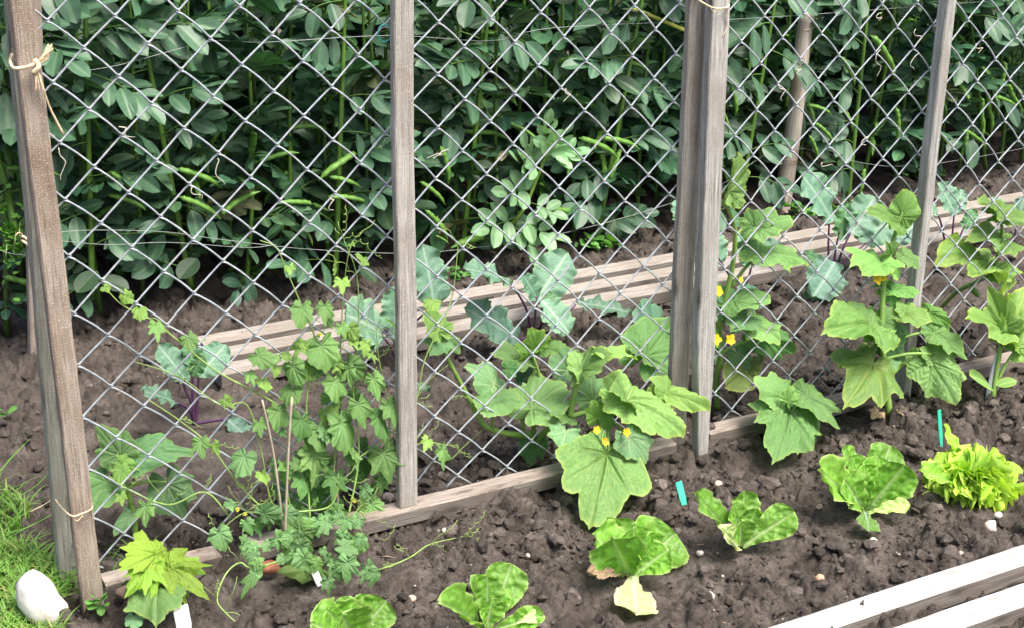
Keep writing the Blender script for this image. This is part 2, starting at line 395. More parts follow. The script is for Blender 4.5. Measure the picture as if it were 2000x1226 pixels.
soil = obj('soil', mk('soil', np.stack([XX, YY, ZZ], -1).reshape(-1, 3), Q, [M_SOIL]))
tag(soil, 'dark brown crumbly garden soil of the vegetable beds', 'soil', kind='structure')

# loose clods and grit on it
def ico(sub):
    import bmesh
    bm = bmesh.new(); bmesh.ops.create_icosphere(bm, subdivisions=sub, radius=1)
    V = np.array([v.co[:] for v in bm.verts]); F = np.array([[v.index for v in f.verts] for f in bm.faces]); bm.free()
    return V, F
ICO1, ICO2, ICO3 = ico(1), ico(2), ico(3)
def rock(base, r, rough=0.3, planes=7):
    V, F = base; V = V.copy()
    for _ in range(planes):
        n = unit(r.normal(size=3)); d = 0.55+0.35*r.random()
        s = V@n; V = V-np.clip(s-d, 0, None)[:, None]*n
    L = np.linalg.norm(V, axis=1)
    V = V*(1+rough*(vnoise(V[:, 0]*2.3+r.random()*90, V[:, 1]*2.3+V[:, 2]*1.7)-0.5))[:, None]
    return V*np.array([1, 0.75+0.4*r.random(), 0.55+0.35*r.random()])
def rotm(r):
    a = r.normal(size=(3, 3)); q, _ = np.linalg.qr(a); return q
def scatter(n, smin, smax, base, seed, box, dens=None, power=2.2):
    r = np.random.default_rng(seed); protos = [rock(base, r, .45, 10) for _ in range(14)]; Fb = base[1]
    x = box[0]+(box[1]-box[0])*r.random(n*2); y = box[2]+(box[3]-box[2])*r.random(n*2)
    keep = r.random(n*2) < (1-0.85*smooth_zone(x, y))*np.clip(0.55+1.6*fbm(x*5, y*5, 3), 0.12, 1)
    keep &= (y > 1.705) & ~((y > 3.14) & (y < 3.44) & (x > 1.0)) & ~((y > 2.352) & (y < 2.425) & (x > .5))
    x, y = x[keep][:n], y[keep][:n]; n = len(x)
    s = smin+(smax-smin)*r.random(n)**power
    s = np.where(hollow(x, y) > .25, np.minimum(s, .0045), s)
    z = soil_h(x, y)+s*0.25
    Vs, Fs = [], []; TT = np.repeat(0.62+0.75*r.random(n)**1.4, len(base[0]))
    for i in range(n):
        v = protos[i % 14]@rotm(r).T*s[i]*np.array([1, 1, 0.8])
        Vs.append(v+np.array([x[i], y[i], z[i]])); Fs.append(Fb+i*len(v))
    return np.concatenate(Vs), np.concatenate(Fs), {'tint': TT}
parts = []
for args in ((3300, 0.004, 0.022, ICO2, 11, (0.3, 2.9, 1.68, 2.62)), (6000, 0.002, 0.006, ICO1, 12, (0.3, 2.9, 1.68, 2.7)),
             (1700, 0.006, 0.020, ICO1, 13, (0.4, 4.4, 2.6, 3.75)), (170, 0.012, 0.027, ICO2, 14, (0.4, 2.9, 1.75, 3.4))):
    V, F, A = scatter(*args); parts.append((V, F, 0, A))
V, F, MI, A = join(parts)
cl = obj('soil_clods', mk('soil_clods', V, F, [M_CLOD], A, smooth=False)); tag(cl, 'loose crumbs and clods of brown soil strewn over the beds', 'soil clods', kind='stuff')
parts = []
for args in ((420, 0.0012, 0.0042, ICO1, 21, (0.35, 2.9, 1.7, 2.6)), (160, 0.002, 0.005, ICO1, 22, (0.5, 4.2, 2.6, 3.7))):
    V, F, A = scatter(*args); parts.append((V, F, 0, A))
V, F, MI, _ = join(parts)
gr = obj('soil_grit', mk('soil_grit', V, F, [M_PEB]), col=(.85, .85, .85)); tag(gr, 'small pale bits of grit scattered in the soil', 'grit', kind='stuff')

r = np.random.default_rng(77); parts = []
for k in range(150):
    x, y = r.uniform(.5, 2.9), r.uniform(1.75, 3.5); az = r.random()*6.28; L = r.uniform(.006, .03); z = soil_h(x, y)+.002
    d = np.array([math.cos(az), math.sin(az), r.normal()*.15])*L; p = np.array([x, y, z])
    V, Fs = tube_arrays(catmull([p, p+d*.5+np.array([0, 0, .002]), p+d], 3), [.0006, .0008, .0004], 4); parts.append((V, Fs, 0))
V, F, MI, _ = join(parts)
tag(obj('straw_bits', mk('straw_bits', V, F, [plain_mat('straw', (.34, .26, .17), .8, .4, 60)], None, MI)), 'bits of straw and root fibre lying on the soil', 'straw', kind='stuff')
# ------------------------------------------------------------------ boards
def board_mesh(name, L, wid, th, mats, seed=0, bev=0.0022, wob=0.0012, taper=None, top_slot=False, ragged=0.0):
    """length along X from 0, width along Y (centred), thickness along Z (centred)"""
    r = np.random.default_rng(seed); n = max(8, int(L/0.03)); xs = np.linspace(0, L, n+1)
    a, b, e = wid/2, th/2, bev
    sec = np.array([(-a+e, -b), (a-e, -b), (a, -b+e), (a, b-e), (a-e, b), (-a+e, b), (-a, b-e), (-a, -b+e)])
    V = []; ox = r.random(4)*50
    for i, x in enumerate(xs):
        k = np.ones(2) if taper is None else np.array([np.interp(x, taper[0], taper[1]), np.interp(x, taper[0], taper[2])])
        s = sec*k
        c = np.array([fbm(np.array([x*3+ox[0]]), np.array([1.3]), 3)[0], fbm(np.array([x*3+ox[1]]), np.array([7.7]), 3)[0]])*wob*5
        q = np.column_stack([np.full(8, x), s[:, 0]+c[0], s[:, 1]+c[1]])+r.normal(size=(8, 3))*wob*0.22
        if ragged and i == n: q[:, 0] += (r.random(8)-0.6)*ragged
        V.append(q)
    V = np.concatenate(V); Fs, mi = [], []
    for i in range(n):
        for j in range(8):
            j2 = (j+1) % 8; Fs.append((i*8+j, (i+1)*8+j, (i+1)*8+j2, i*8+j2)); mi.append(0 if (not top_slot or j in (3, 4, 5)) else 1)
    caps = [tuple(range(8)), tuple((n*8+np.arange(8))[::-1])]
    me = mk(name, V, [np.array(Fs), np.array(caps)], mats, midx=mi+[1 if top_slot else 0]*2, smooth=False)
    return me
def board(name, p0, p1, wid, th, wdir, mats, parent=None, col=None, **kw):
    p0 = np.asarray(p0, float); p1 = np.asarray(p1, float); x = unit(p1-p0); L = np.linalg.norm(p1-p0)
    y = np.asarray(wdir, float); y = unit(y-y.dot(x)*x); z = np.cross(x, y)
    M = Matrix.Identity(4)
    for i in range(3): M[i][0] = x[i]; M[i][1] = y[i]; M[i][2] = z[i]; M[i][3] = p0[i]
    return obj(name, board_mesh(name, L, wid, th, mats, **kw), parent, M, col)

# front walkway (tops coloured like overexposed light, sides darker), back slatted walkway
r0 = thing('front_plank_walkway', 'pale wooden walkway planks, tops coloured blown-out white, at the near corner of the bed', 'walkway', (2.2, 1.6, 0))
for k, (ya, yb) in enumerate(((1.634, 1.690), (1.530, 1.588), (1.424, 1.482))):
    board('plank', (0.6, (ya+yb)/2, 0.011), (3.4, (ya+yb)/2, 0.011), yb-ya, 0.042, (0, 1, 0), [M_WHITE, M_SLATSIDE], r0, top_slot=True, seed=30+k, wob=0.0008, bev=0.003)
for x in (0.8, 2.0, 3.2):
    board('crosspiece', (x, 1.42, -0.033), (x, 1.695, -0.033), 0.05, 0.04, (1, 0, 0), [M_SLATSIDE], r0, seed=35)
r0 = thing('slatted_walkway', 'grey wooden slat walkway of three long battens between kohlrabi and beans', 'walkway', (2.6, 3.3, 0))
for k, (ya, yb, xs) in enumerate(((3.155, 3.224, 1.012), (3.262, 3.322, 1.022), (3.360, 3.424, 1.036))):
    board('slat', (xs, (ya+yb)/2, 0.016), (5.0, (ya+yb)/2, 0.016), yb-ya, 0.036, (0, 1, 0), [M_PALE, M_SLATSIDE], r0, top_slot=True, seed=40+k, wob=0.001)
for x in (1.5, 2.9, 4.3):
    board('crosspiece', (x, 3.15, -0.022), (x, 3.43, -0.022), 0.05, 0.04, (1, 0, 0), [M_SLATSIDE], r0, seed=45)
# edging boards under the fence
for nm, x0, x1, lab, zz, rag in (('edging_board', 0.522, 0.735, 'short broken grey edging board between the left post and the climbing vine', 0.006, 0.03),
                            ('edging_board', 0.80, 1.775, 'soil-stained edging board that carries the middle fence post', 0.008, 0.0),
                            ('edging_board', 1.866, 2.432, 'grey edging board behind the young three-leaved cucumber plant', 0.010, 0.0),
                            ('edging_board', 2.492, 3.4, 'grey edging board behind the cucumber at the right edge', 0.010, 0.0)):
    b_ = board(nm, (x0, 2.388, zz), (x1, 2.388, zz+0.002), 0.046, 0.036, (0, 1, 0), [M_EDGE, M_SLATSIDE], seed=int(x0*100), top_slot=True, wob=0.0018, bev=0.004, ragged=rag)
    tag(b_, lab, 'board', 'edging boards under the fence')

# ------------------------------------------------------------------ chain link fence
fence = thing('chain_link_fence', 'silver diamond chain-link mesh hung on weathered grey wooden posts', 'fence', (1.5, 2.43, 0))
YF = 2.43
def post(bot, top, wid, th, mat, label=None, seed=0, taper=None, col=None):
    p = board('post', bot, top, wid, th, (1, 0, 0), [mat], fence, col, seed=seed, taper=taper, wob=0.0016, bev=0.0025)
    if label: p['label'] = label
    return p
post((0.493, 2.349, -0.05), (0.476, 2.390, 1.30), 0.037, 0.025, M_BROWN, 'brown sawn front post at the left end', 50)
post((0.478, 2.450, -0.05), (0.494, 2.452, 1.28), 0.042, 0.024, M_GREY, 'grey back batten of the left post pair', 51, col=(0.8, 0.82, 0.74))
post((1.131, 2.383, 0.027), (1.134, 2.397, 1.28), 0.039, 0.020, M_GREY, 'grey middle post standing on the edging board', 52, col=(1.0, 0.96, 0.92))
post((1.830, 2.350, -0.06), (1.812, 2.386, 1.26), 0.045, 0.026, M_GREY, 'grey front post with a pointed foot', 53, taper=((0, 0.06, 0.30, 2), (0.45, 0.6, 1, 1), (0.6, 1, 1, 1)))
post((1.805, 2.411, -0.05), (1.791, 2.417, 1.26), 0.046, 0.020, M_GREY, 'grey back batten behind the front one', 54, col=(0.95, 0.9, 0.84))
post((2.470, 2.396, -0.05), (2.458, 2.398, 1.24), 0.028, 0.030, M_GREY, 'slim grey post with a split face', 55, col=(1.05, 1.05, 1.05))
post((3.13, 2.396, -0.05), (3.12, 2.398, 1.24), 0.036, 0.022, M_GREY, seed=57)
# woven wires: each wire zigzags between two node columns and hooks its neighbours
AX, X0_, BZ, Z0_ = 0.0536413, 0.52686, -0.0495739, 1.02121
def node(c, r):
    off = 0.0 if c < 24.5 else -0.18
    x = X0_+AX*c; z = Z0_+BZ*(r+off)
    n1 = fbm(np.array([c*0.33+4.1]), np.array([r*0.33+1.7]), 3)[0]; n2 = fbm(np.array([c*0.33+44.1]), np.array([r*0.33+21.7]), 3)[0]
    y = YF+0.010*fbm(np.array([c*0.2+9]), np.array([r*0.2+3]), 2)[0]
    bend = -0.004*math.exp(-((c-13.5)/2.0)**2)*max(0, (r-5)/6) if r > 5 else 0
    rr = random.Random(c*977+r*131)
    return np.array([x+0.014*n1+bend+rr.uniform(-.0012, .0012), y, z+0.014*n2-bend*0.8+rr.uniform(-.0012, .0012)])
def wire_path(c, par):
    pts = []; rmax = 21
    for r in range(-6, rmax):
        left = (c+r+par) % 2 == 0
        a = node(c if left else c+1, r); b = node(c+1 if left else c, r+1)
        d = b-a; sgn = 1 if left else -1                # left->right strands run in front
        over = 0.0030*(-1 if left else 1)
        yo = -0.0026*sgn
        pts.append(a+np.array([over, 0, 0]))
        for f, k in ((0.085, 0.75), (0.2, 1.0), (0.5, 1.05), (0.8, 1.0), (0.915, 0.75)):
            sag = 0.0018*math.sin(math.pi*f)*(1 if left else 0.3)
            pts.append(a+d*f+np.array([sag, yo*k, sag]))
    p = np.array(pts)
    if c == -1: p[:, 0] = np.maximum(p[:, 0], 0.489)
    ground = 0.012+0.02*math.sin(c*1.7)*math.sin(c*0.6+1)
    return p[p[:, 2] > ground]
for c in list(range(-1, 24))+list(range(25, 47)):
    par = 0 if c < 24.5 else 1
    pth = wire_path(c, par); o0 = pth[-1].copy()
    V, Fs = tube_arrays(catmull(pth-o0, 2), 0.00185, 6)
    obj('wire', mk('wire', V, Fs, [M_WIRE]), fence, Matrix.Translation(Vector(o0)), col=(1, 1, 1) if c % 2 else (0.96, 1.0, 1.02))

# separate stakes
st = board('square_stake', (0.665, 3.533, -0.05), P(57, -60, 3.535), 0.046, 0.03, (1, 0, 0), [M_PALE], seed=60, wob=0.0015, col=(0.95, 0.9, 0.85))
tag(st, 'pale square stake standing in the soil behind the left fence post', 'stake')
a = np.array([3.175, 3.735, -0.06]); b_ = P(1579, 24, 3.73)
pth = [a+(b_-a)*t+np.array([0.004*math.sin(t*5), 0, 0]) for t in np.linspace(0, 1, 9)]
st = tube_obj('round_stake', pth, [0.031, 0.029, 0.027, 0.026, 0.025], M_STAKE, k=14)
# wood grain runs along local X in the material: rebuild the stake lying along X and stand it up
d = np.asarray(b_)-a; L = np.linalg.norm(d)
V, Fs = tube_arrays([(t*L, 0.004*math.sin(t*5), 0.002*math.sin(t*9)) for t in np.linspace(0, 1, 24)], [0.031, 0.029, 0.0275, 0.026, 0.0255, 0.025], 16)
bpy.data.objects.remove(st)
M = Matrix.Identity(4); xx = unit(d); yy = unit(np.cross([0, 1.0, 0], xx)); z_ = np.cross(xx, yy)
for i in range(3): M[i][0] = xx[i]; M[i][1] = yy[i]; M[i][2] = z_[i]; M[i][3] = a[i]
st = obj('round_stake', mk('round_stake', V, Fs, [M_STAKE]), None, M)
tag(st, 'round weathered wooden stake in front of the beans, tied with wire', 'stake')

# ------------------------------------------------------------------ leaf shapes
OUT = {
 'cucumber': ((0, 1.0), (9, .91), (20, .80), (33, .75), (43, .82), (49, .80), (60, .68), (72, .66), (82, .70), (92, .64), (108, .55), (124, .54), (138, .52), (152, .44), (163, .30), (170, .14)),
 'cucbig': ((0, 1.0), (12, .89), (25, .80), (36, .77), (46, .81), (54, .78), (64, .78), (73, .81), (80, .75), (96, .56), (115, .44), (132, .38), (146, .34), (160, .26), (170, .12)),
 'vine': ((0, 1.0), (9, .80), (20, .60), (32, .54), (42, .66), (49, .76), (57, .56), (72, .45), (86, .56), (98, .44), (116, .42), (134, .50), (148, .44), (160, .26), (168, .14)),
 'maple': ((0, 1.0), (8, .86), (16, .82), (24, .66), (30, .64), (40, .80), (46, .92), (54, .76), (64, .58), (76, .68), (84, .74), (94, .58), (108, .44), (128, .48), (150, .36), (166, .18)),
 'round': ((0, 1.0), (20, .96), (45, .90), (70, .82), (95, .74), (120, .66), (145, .54), (160, .38), (170, .2)),
}
def palmate(name, kind='cucumber', seed=0, nt=96, nr=10, teeth=38, tamp=0.035, cup=0.10, fold=0.12, wave=0.06, bend=0.15, quilt=0.048, veinw=0.020, twist=0.0, mat=None):
    r = np.random.default_rng(seed); tab = OUT[kind]
    th = np.radians(np.linspace(-170, 170, nt+1)); deg = np.degrees(th)
    ax = [a for a, _ in tab]
    lo = np.array([b*(1+0.09*r.normal()) if a else b for a, b in tab]); hi = np.array([b*(1+0.09*r.normal()) if a else b for a, b in tab])
    rad = np.where(deg < 0, np.interp(np.abs(deg), ax, lo), np.interp(np.abs(deg), ax, hi))
    rad = np.convolve(np.pad(rad, 1, 'edge'), [.2, .6, .2], 'valid')
    tooth = np.abs(((deg/340*teeth) % 1)-0.5)*2
    rad = rad*(1+tamp*(tooth-0.5)*(0.6+0.8*r.random(nt+1)))
    rho = np.linspace(0, 1, nr+1)**0.85
    RR = rho[:, None]*rad[None, :]; X = RR*np.sin(th); Y = RR*np.cos(th)
    va = np.radians([0, 44, -44, 86, -86, 130, -130])
    dd = (th[None, :]-va[:, None])
    best = np.full(X.shape, 9.0); along = np.zeros(X.shape)
    for q in range(len(va)):
        c = np.cos(dd[q]); d = np.where(c > 0, np.abs(np.sin(dd[q]))[None, :]*RR, 9.0)
        al = np.clip(c, 0, 1)[None, :]*RR
        s = d < best; best = np.where(s, d, best); along = np.where(s, al, along)
    wv = veinw*(1.25-0.75*rho[:, None])
    main = np.exp(-(best/wv)**2)
    fr = ((along-best*0.85)*8.5+r.random()) % 1
    sec = np.exp(-((fr-0.5)/0.10)**2)*0.55*np.clip(best/0.03, 0, 1)
    vein = np.clip(main+sec, 0, 1)*np.clip(1.3-rho[:, None]*0.75, 0.2, 1)
    ph = r.random(4)*6.28
    Z = -quilt*1.3*np.clip(main+0.55*sec*2, 0, 1)+quilt*(np.sin(((along-best*.85)*8.5)*6.28+3.1)*0.25)*np.clip(best/0.06, 0, 1)
    Z = Z+fold*np.abs(X)-cup*rho[:, None]**2
    Z = Z+wave*rho[:, None]**2*(np.sin(4*th+ph[0])+0.6*np.sin(7*th+ph[1])+0.35*np.sin(13*th+ph[2]))
    Z = Z+0.05*fbm(X*3+ph[3]*7, Y*3, 3)
    Z = Z+twist*X*Y-bend*np.clip(Y, 0, None)**2-0.35*bend*X*X
    Z[0] = Z[0].mean(); Z = Z-Z[0, 0]
    Z = Z-Z[-1, nt//2]*np.clip(Y, 0, None)/Y[-1, nt//2]; Y = Y/Y[-1, nt//2]
    V = np.stack([X, Y, Z], -1).reshape(-1, 3)
    m_ = nt+1; i, j = np.meshgrid(np.arange(nr), np.arange(nt), indexing='ij')
    Q = np.stack([i*m_+j, (i+1)*m_+j, (i+1)*m_+j+1, i*m_+j+1], -1).reshape(-1, 4)
    rim = np.clip((rho[:, None]-0.93)/0.07, 0, 1)*np.ones(m_)
    return mk(name, V, Q, [mat or M_CUC], {'vein': vein.ravel(), 'rim': rim.ravel()})
def blade_arrays(prof, nl=12, nw=6, width=0.5, fold=0.15, bend=0.2, wave=0.0, wfreq=4, cup=0.0, crinkle=0.0, seed=0, teeth=0, midw=0.05, sidev=9, sv=0.45, quilt=0.0, cupt=0.0, tamp=0.05):
    """elongated leaf, length 1 along +Y"""
    r = np.random.default_rng(seed); t = np.linspace(0, 1, nl+1); s = np.linspace(-1, 1, 2*nw+1)
    wd = np.interp(t, [p for p, _ in prof], [q for _, q in prof])*width
    if teeth: wd = wd*(1+tamp*(np.abs(((t*teeth) % 1)-0.5)*2-0.5))
    Tt, Ss = np.meshgrid(t, s, indexing='ij'); Wd = wd[:, None]*np.ones_like(s)
    X = Ss*Wd; Y = Tt.copy(); ph = r.random(5)*6.28
    Z = fold*np.abs(X)+cup*Ss**2*Wd*(1-cupt*Tt)-bend*Tt**2
    Z = Z+wave*Ss**2*(np.sin(wfreq*6.28*Tt+ph[0]+np.sign(Ss)*ph[1])+0.5*np.sin(wfreq*2.3*6.28*Tt+ph[2]))
    if crinkle: Z = Z+crinkle*(fbm(X*14+ph[3]*9, Y*14, 3)*2.0+0.5*fbm(X*33, Y*33+ph[4], 2))*np.clip(np.abs(Ss)*3, 0.15, 1)
    Y = Y+0.03*np.abs(Ss)*fold
    Z = Z-Z[-1, nw]*Tt
    mid = np.exp(-(X/(midw*width*(1.15-Tt)))**2)
    fr = ((Tt-np.abs(X)*0.9)*sidev) % 1
    sec = np.exp(-((fr-0.5)/0.1)**2)*sv
    vein = np.clip(mid+sec*np.clip(1.2-np.abs(Ss), 0, 1), 0, 1)
    if quilt: Z = Z-quilt*vein+quilt*1.2*(vnoise(X*11+ph[1]*5, Y*11)-.5+.6*(vnoise(X*23, Y*23+ph[2])-.5))*np.clip(np.abs(Ss)*4, 0.1, 1)
    rim = np.clip((np.abs(Ss)-0.86)/0.14, 0, 1)+np.clip((Tt-0.97)/0.03, 0, 1)
    V = np.stack([X, Y, Z], -1).reshape(-1, 3); m_ = 2*nw+1
    i, j = np.meshgrid(np.arange(nl), np.arange(2*nw), indexing='ij')
    Q = np.stack([i*m_+j, i*m_+j+1, (i+1)*m_+j+1, (i+1)*m_+j], -1).reshape(-1, 4)
    return V, Q, {'vein': vein.ravel(), 'rim': np.clip(rim, 0, 1).ravel()}
def blade(name, mat, **kw):
    V, Q, A = blade_arrays(**kw); return mk(name, V, Q, [mat], A)
ELL = ((0, .04), (.08, .46), (.22, .82), (.42, 1), (.6, .99), (.78, .82), (.9, .56), (.97, .27), (1, .05))
OBO = ((0, .16), (.12, .22), (.28, .40), (.45, .68), (.62, .92), (.76, 1), (.87, .90), (.94, .66), (.98, .36), (1, .06))
LAN = ((0, .12), (.15, .6), (.35, 1), (.6, .8), (.85, .35), (1, .02))
KOH = ((0, .10), (.06, .55), (.12, .40), (.18, .82), (.28, .92), (.38, 1.0), (.5, .93), (.6, 1.0), (.72, .90), (.82, .80), (.91, .55), (.97, .28), (1, .04))

# ------------------------------------------------------------------ broad beans
def xf(V, M):
    A = np.array(M); return V@A[:3, :3].T+A[:3, 3]
def bean_leaf_mesh(seed, mat, n_pairs=2, scale=1.0, droop=0.25):
    r = np.random.default_rng(seed); parts = []
    Lr = 0.075+0.03*n_pairs
    path = [(0, 0, 0), (0, Lr*0.35, 0.012), (0, Lr*0.7, 0.012), (0, Lr, 0.0)]
    V, Fs = tube_arrays(catmull(path, 3), [0.0022, 0.0016, 0.001], 5); parts.append((V, Fs, 1, None))
    spots = []
    for k in range(n_pairs):
        y = Lr*(0.38+0.6*k/max(1, n_pairs-0.4))
        for s in (-1, 1): spots.append((y+r.normal()*0.004, s, math.radians(58-12*k)))
    spots.append((Lr, r.choice([-1, 1]), math.radians(12)))
    for y, s, an in spots:
        L = (0.074+0.030*r.random())*(1.0 if y < Lr*0.95 else 0.95)
        base = np.array([0, y, 0.008 if y < Lr*.9 else 0])
        an += r.normal()*0.14
        tip = base+L*np.array([s*math.sin(an), math.cos(an), -droop*(0.5+r.random())])
        Vl, Ql, A = blade_arrays(ELL, 8, 3, 0.235+0.05*r.random(), fold=0.14+0.3*r.random(), bend=0.05+0.16*r.random(), seed=int(r.integers(1e6)), wave=0.012, wfreq=1.3)
        nh = np.array([s*r.normal()*0.25, -0.15+r.normal()*0.3, 1.0])
        parts.append((xf(Vl, frame(base, tip, nh)), Ql, 0, A))
    V, F, MI, A = join(parts)
    return mk('bean_leaf', V*scale, F, [mat, M_BSTEM], A, MI)
BL = [bean_leaf_mesh(100+k, M_BEAN, 2 if k % 3 else 3, 1.0, (0.1, 0.3, 0.5)[k % 3]) for k in range(12)]
BLY = [bean_leaf_mesh(150+k, M_BEANY, 2, 0.62, -0.15) for k in range(4)]
def pod_mesh(seed, L=0.12):
    r = np.random.default_rng(seed)
    pts = [(0, 0, 0), (0.004, 0.018, 0.0), (0.0, 0.05, -0.006*r.random()-.004), (0, L*0.75, -0.018), (0, L, -0.030-0.02*r.random())]
    V, Fs = tube_arrays(catmull(pts, 6), [0.0018, 0.0045, 0.0105, 0.0086, 0.0112, 0.0088, 0.0113, 0.0088, 0.0108, 0.0078, 0.0085, 0.0040, 0.0012], 8, flat=0.74)
    return mk('pod', V, Fs, [M_POD])
PODS = [pod_mesh(k, 0.10+0.013*k) for k in range(5)]
BEAN_LABEL = {'front': 'tall broad bean plant in the front row of the bed', 'mid': 'tall broad bean plant crowded into the inner rows of the bean bed'}
FRONT = []
def bean_plant(x, y, seed, row, height=1.08, lean=(0, 0), z0=0.08, npod=2, nleaf=18):
    r = np.random.default_rng(seed)
    root = thing('broad_bean_plant', BEAN_LABEL[row], 'bean plant', (x, y, 0), 'broad beans, '+row+' rows')
    if row == 'front': FRONT.append(root)
    wob = r.normal(size=2)*0.012
    def sp(t): return np.array([x+lean[0]*t+wob[0]*math.sin(t*4), y+lean[1]*t+wob[1]*math.sin(t*3+1), -0.02+t*height])
    tube_obj('stem', [sp(t) for t in np.linspace(0, 1, 7)], [0.0075, 0.007, 0.0062, 0.0048, 0.003], M_BSTEM, root, k=5, n=2, col=(1, 1, 1))
    a0 = r.random()*6.28
    for k in range(nleaf):
        t = (z0+(1-z0)*(k+0.3*r.random())/nleaf)
        b = sp(t); az = a0+k*math.pi+r.normal()*0.65
        if row == 'front' and r.random() < 0.5 and abs(x-3.22) > .22: az = -math.pi/2-0.3+r.normal()*0.8          # leaves turn to the open side
        el = math.radians(8+38*t+r.normal()*14)
        young = k >= nleaf-2
        d = np.array([math.cos(az)*math.cos(el), math.sin(az)*math.cos(el), math.sin(el)])
        me = BLY[int(r.integers(4))] if young else BL[int(r.integers(12))]
        s = (0.60+0.50*r.random())*(0.8 if t < 0.15 else 1)
        M = frame(b, b+d*s, np.array([-d[0]*.4, -d[1]*.4-0.30, 1.0])+r.normal(size=3)*0.22)
        g = 0.85+0.35*r.random(); ye = 1.9 if r.random() < .04 else 1.0
        obj('leaf', me, root, M, (ye*g*(0.85+.35*r.random()), g*(1+.1*r.random()), g*(0.8+.3*r.random())))
    for k in range(npod):
        t = 0.16+0.38*r.random(); b = sp(t); az = -math.pi/2+r.normal()*0.9; el = math.radians(-5+r.normal()*35)
        d = np.array([math.cos(az)*math.cos(el), math.sin(az)*math.cos(el), math.sin(el)])
        obj('pod', PODS[int(r.integers(5))], root, frame(b, b+d, (0, 0, 1)), (1, 1, 1))
    return root
seed = 1000
for x in np.arange(0.62, 4.75, 0.135):
    seed += 1; r = random.Random(seed)
    ns = abs(x-3.22) < .24
    bean_plant(x+r.uniform(-.03, .03), (3.93 if ns else 3.80)+r.uniform(-.04, .04), seed, 'front', 1.0+r.uniform(-.05, .15), (r.uniform(-.05, .05), 0.05 if ns else r.uniform(-.10, .02)), npod=r.choice([2, 3, 3, 4]))
for yrow, off in ((4.00, 0.07), (4.20, 0.0)):
    for x in np.arange(0.55+off, 5.2, 0.15):
        seed += 1; r = random.Random(seed)
        bean_plant(x+r.uniform(-.04, .04), yrow+r.uniform(-.05, .05), seed, 'mid', 1.12+r.uniform(-.05, .12), (r.uniform(-.06, .06), r.uniform(-.06, .04)), npod=1, nleaf=13)
# each front plant is named by the mesh panel it shows through and its order from the panel's left post
def px_of(p):
    q = R.T @ (np.asarray(p)-CAM); return q[0]/q[2]*F_PX+CX
ORD = ['first', 'second', 'third', 'fourth', 'fifth', 'sixth', 'seventh', 'eighth', 'ninth', 'tenth', 'eleventh', 'twelfth', 'thirteenth', 'fourteenth', 'fifteenth']
PANEL = [(-900, 60, 'left of the left post', 'the photo edge'), (60, 790, 'behind the left mesh panel', 'the left post'), (790, 1380, 'behind the middle mesh panel', 'the middle post'), (1380, 1830, 'behind the right mesh panel', 'the third post'), (1830, 9000, 'right of the slim post', 'the slim post')]
cnt = {}
for root in sorted(FRONT, key=lambda o: o.location.x):
    u = px_of((root.location.x, root.location.y, 0.5))
    for lo, hi, where, ref in PANEL:
        if lo <= u < hi:
            n = cnt.get(where, 0); cnt[where] = n+1
            root['label'] = 'front row bean plant '+where+', '+ORD[n]+' from '+ref
# the bed goes on behind as one mass
parts = []; r = np.random.default_rng(5)
me_src = []
for k in range(6):
    m0 = BL[k]; v = np.zeros(len(m0.vertices)*3, np.float32); m0.vertices.foreach_get('co', v); v = v.reshape(-1, 3)
    fs = {}
    for p in m0.polygons: fs.setdefault(len(p.vertices), []).append(tuple(p.vertices))
    me_src.append((v, [np.array(f) for f in fs.values()]))
for k in range(2600):
    v, f = me_src[k % 6]; b = np.array([0.3+5.8*r.random(), 4.4+1.2*r.random(), 0.03+1.15*r.random()]); az = r.random()*6.28
    M = frame(b, b+np.array([math.cos(az), math.sin(az), 0.3*r.normal()])*1.15, (r.normal()*.3, -0.4, 1))
    parts.append((xf(v, M), f, 0))
V, F, MI, _ = join(parts)
tag(obj('bean_foliage', mk('bean_foliage', V, F, [M_BEAN]), col=(1, 1, 1)), 'dense mass of broad bean leaves deep inside the bed', 'bean foliage', kind='stuff')

def bean_extra(u, v, y, du, dv, dy, mesh, nm, root, scale=1.0, nh=(0, -0.5, 1), col=(1, 1, 1)):
    b = P(u, v, y); t = P(u+du, v+dv, y+dy); d = unit(t-b)
    return obj(nm, mesh, root, frame(b, b+d*scale, nh), col)
# young side shoot standing out of the bed
root = thing('young_bean_shoot', 'pale young bean shoot with small bright leaves reaching out of the front row', 'bean plant', P(985, 455, 3.66))
tube_obj('stem', [P(940, 470, 3.78), P(985, 450, 3.64), P(1022, 410, 3.60), P(1050, 345, 3.59), P(1068, 300, 3.59)], [0.007, 0.006, 0.004], M_BSTEM, root, col=(1.5, 1.35, 1.2))
for (u, v, du, dv, s, c) in ((1050, 330, -55, -95, .9, 1.0), (1060, 320, 40, -70, 1.0, 1.3), (1055, 330, -80, -25, .95, 1.0), (1065, 315, 70, -20, .85, 1.5), (1068, 305, 45, -10, .7, 1.7), (1062, 300, 5, -80, .9, 1.1), (1040, 370, -70, 10, 1.0, .95), (1030, 395, 45, 20, .8, .95), (1010, 425, -80, 30, 1.1, .8), (1005, 430, 50, 25, 1.1, .9), (1000, 440, 40, 50, 1.0, .85)):
    bean_extra(u, v, 3.58, du, dv, -0.03, BLY[int(rng.integers(4))], 'leaf', root, s*1.15, (0.1+random.gauss(0, .4), -0.8, 0.6), (c*1.25, c*1.2, c*1.2))
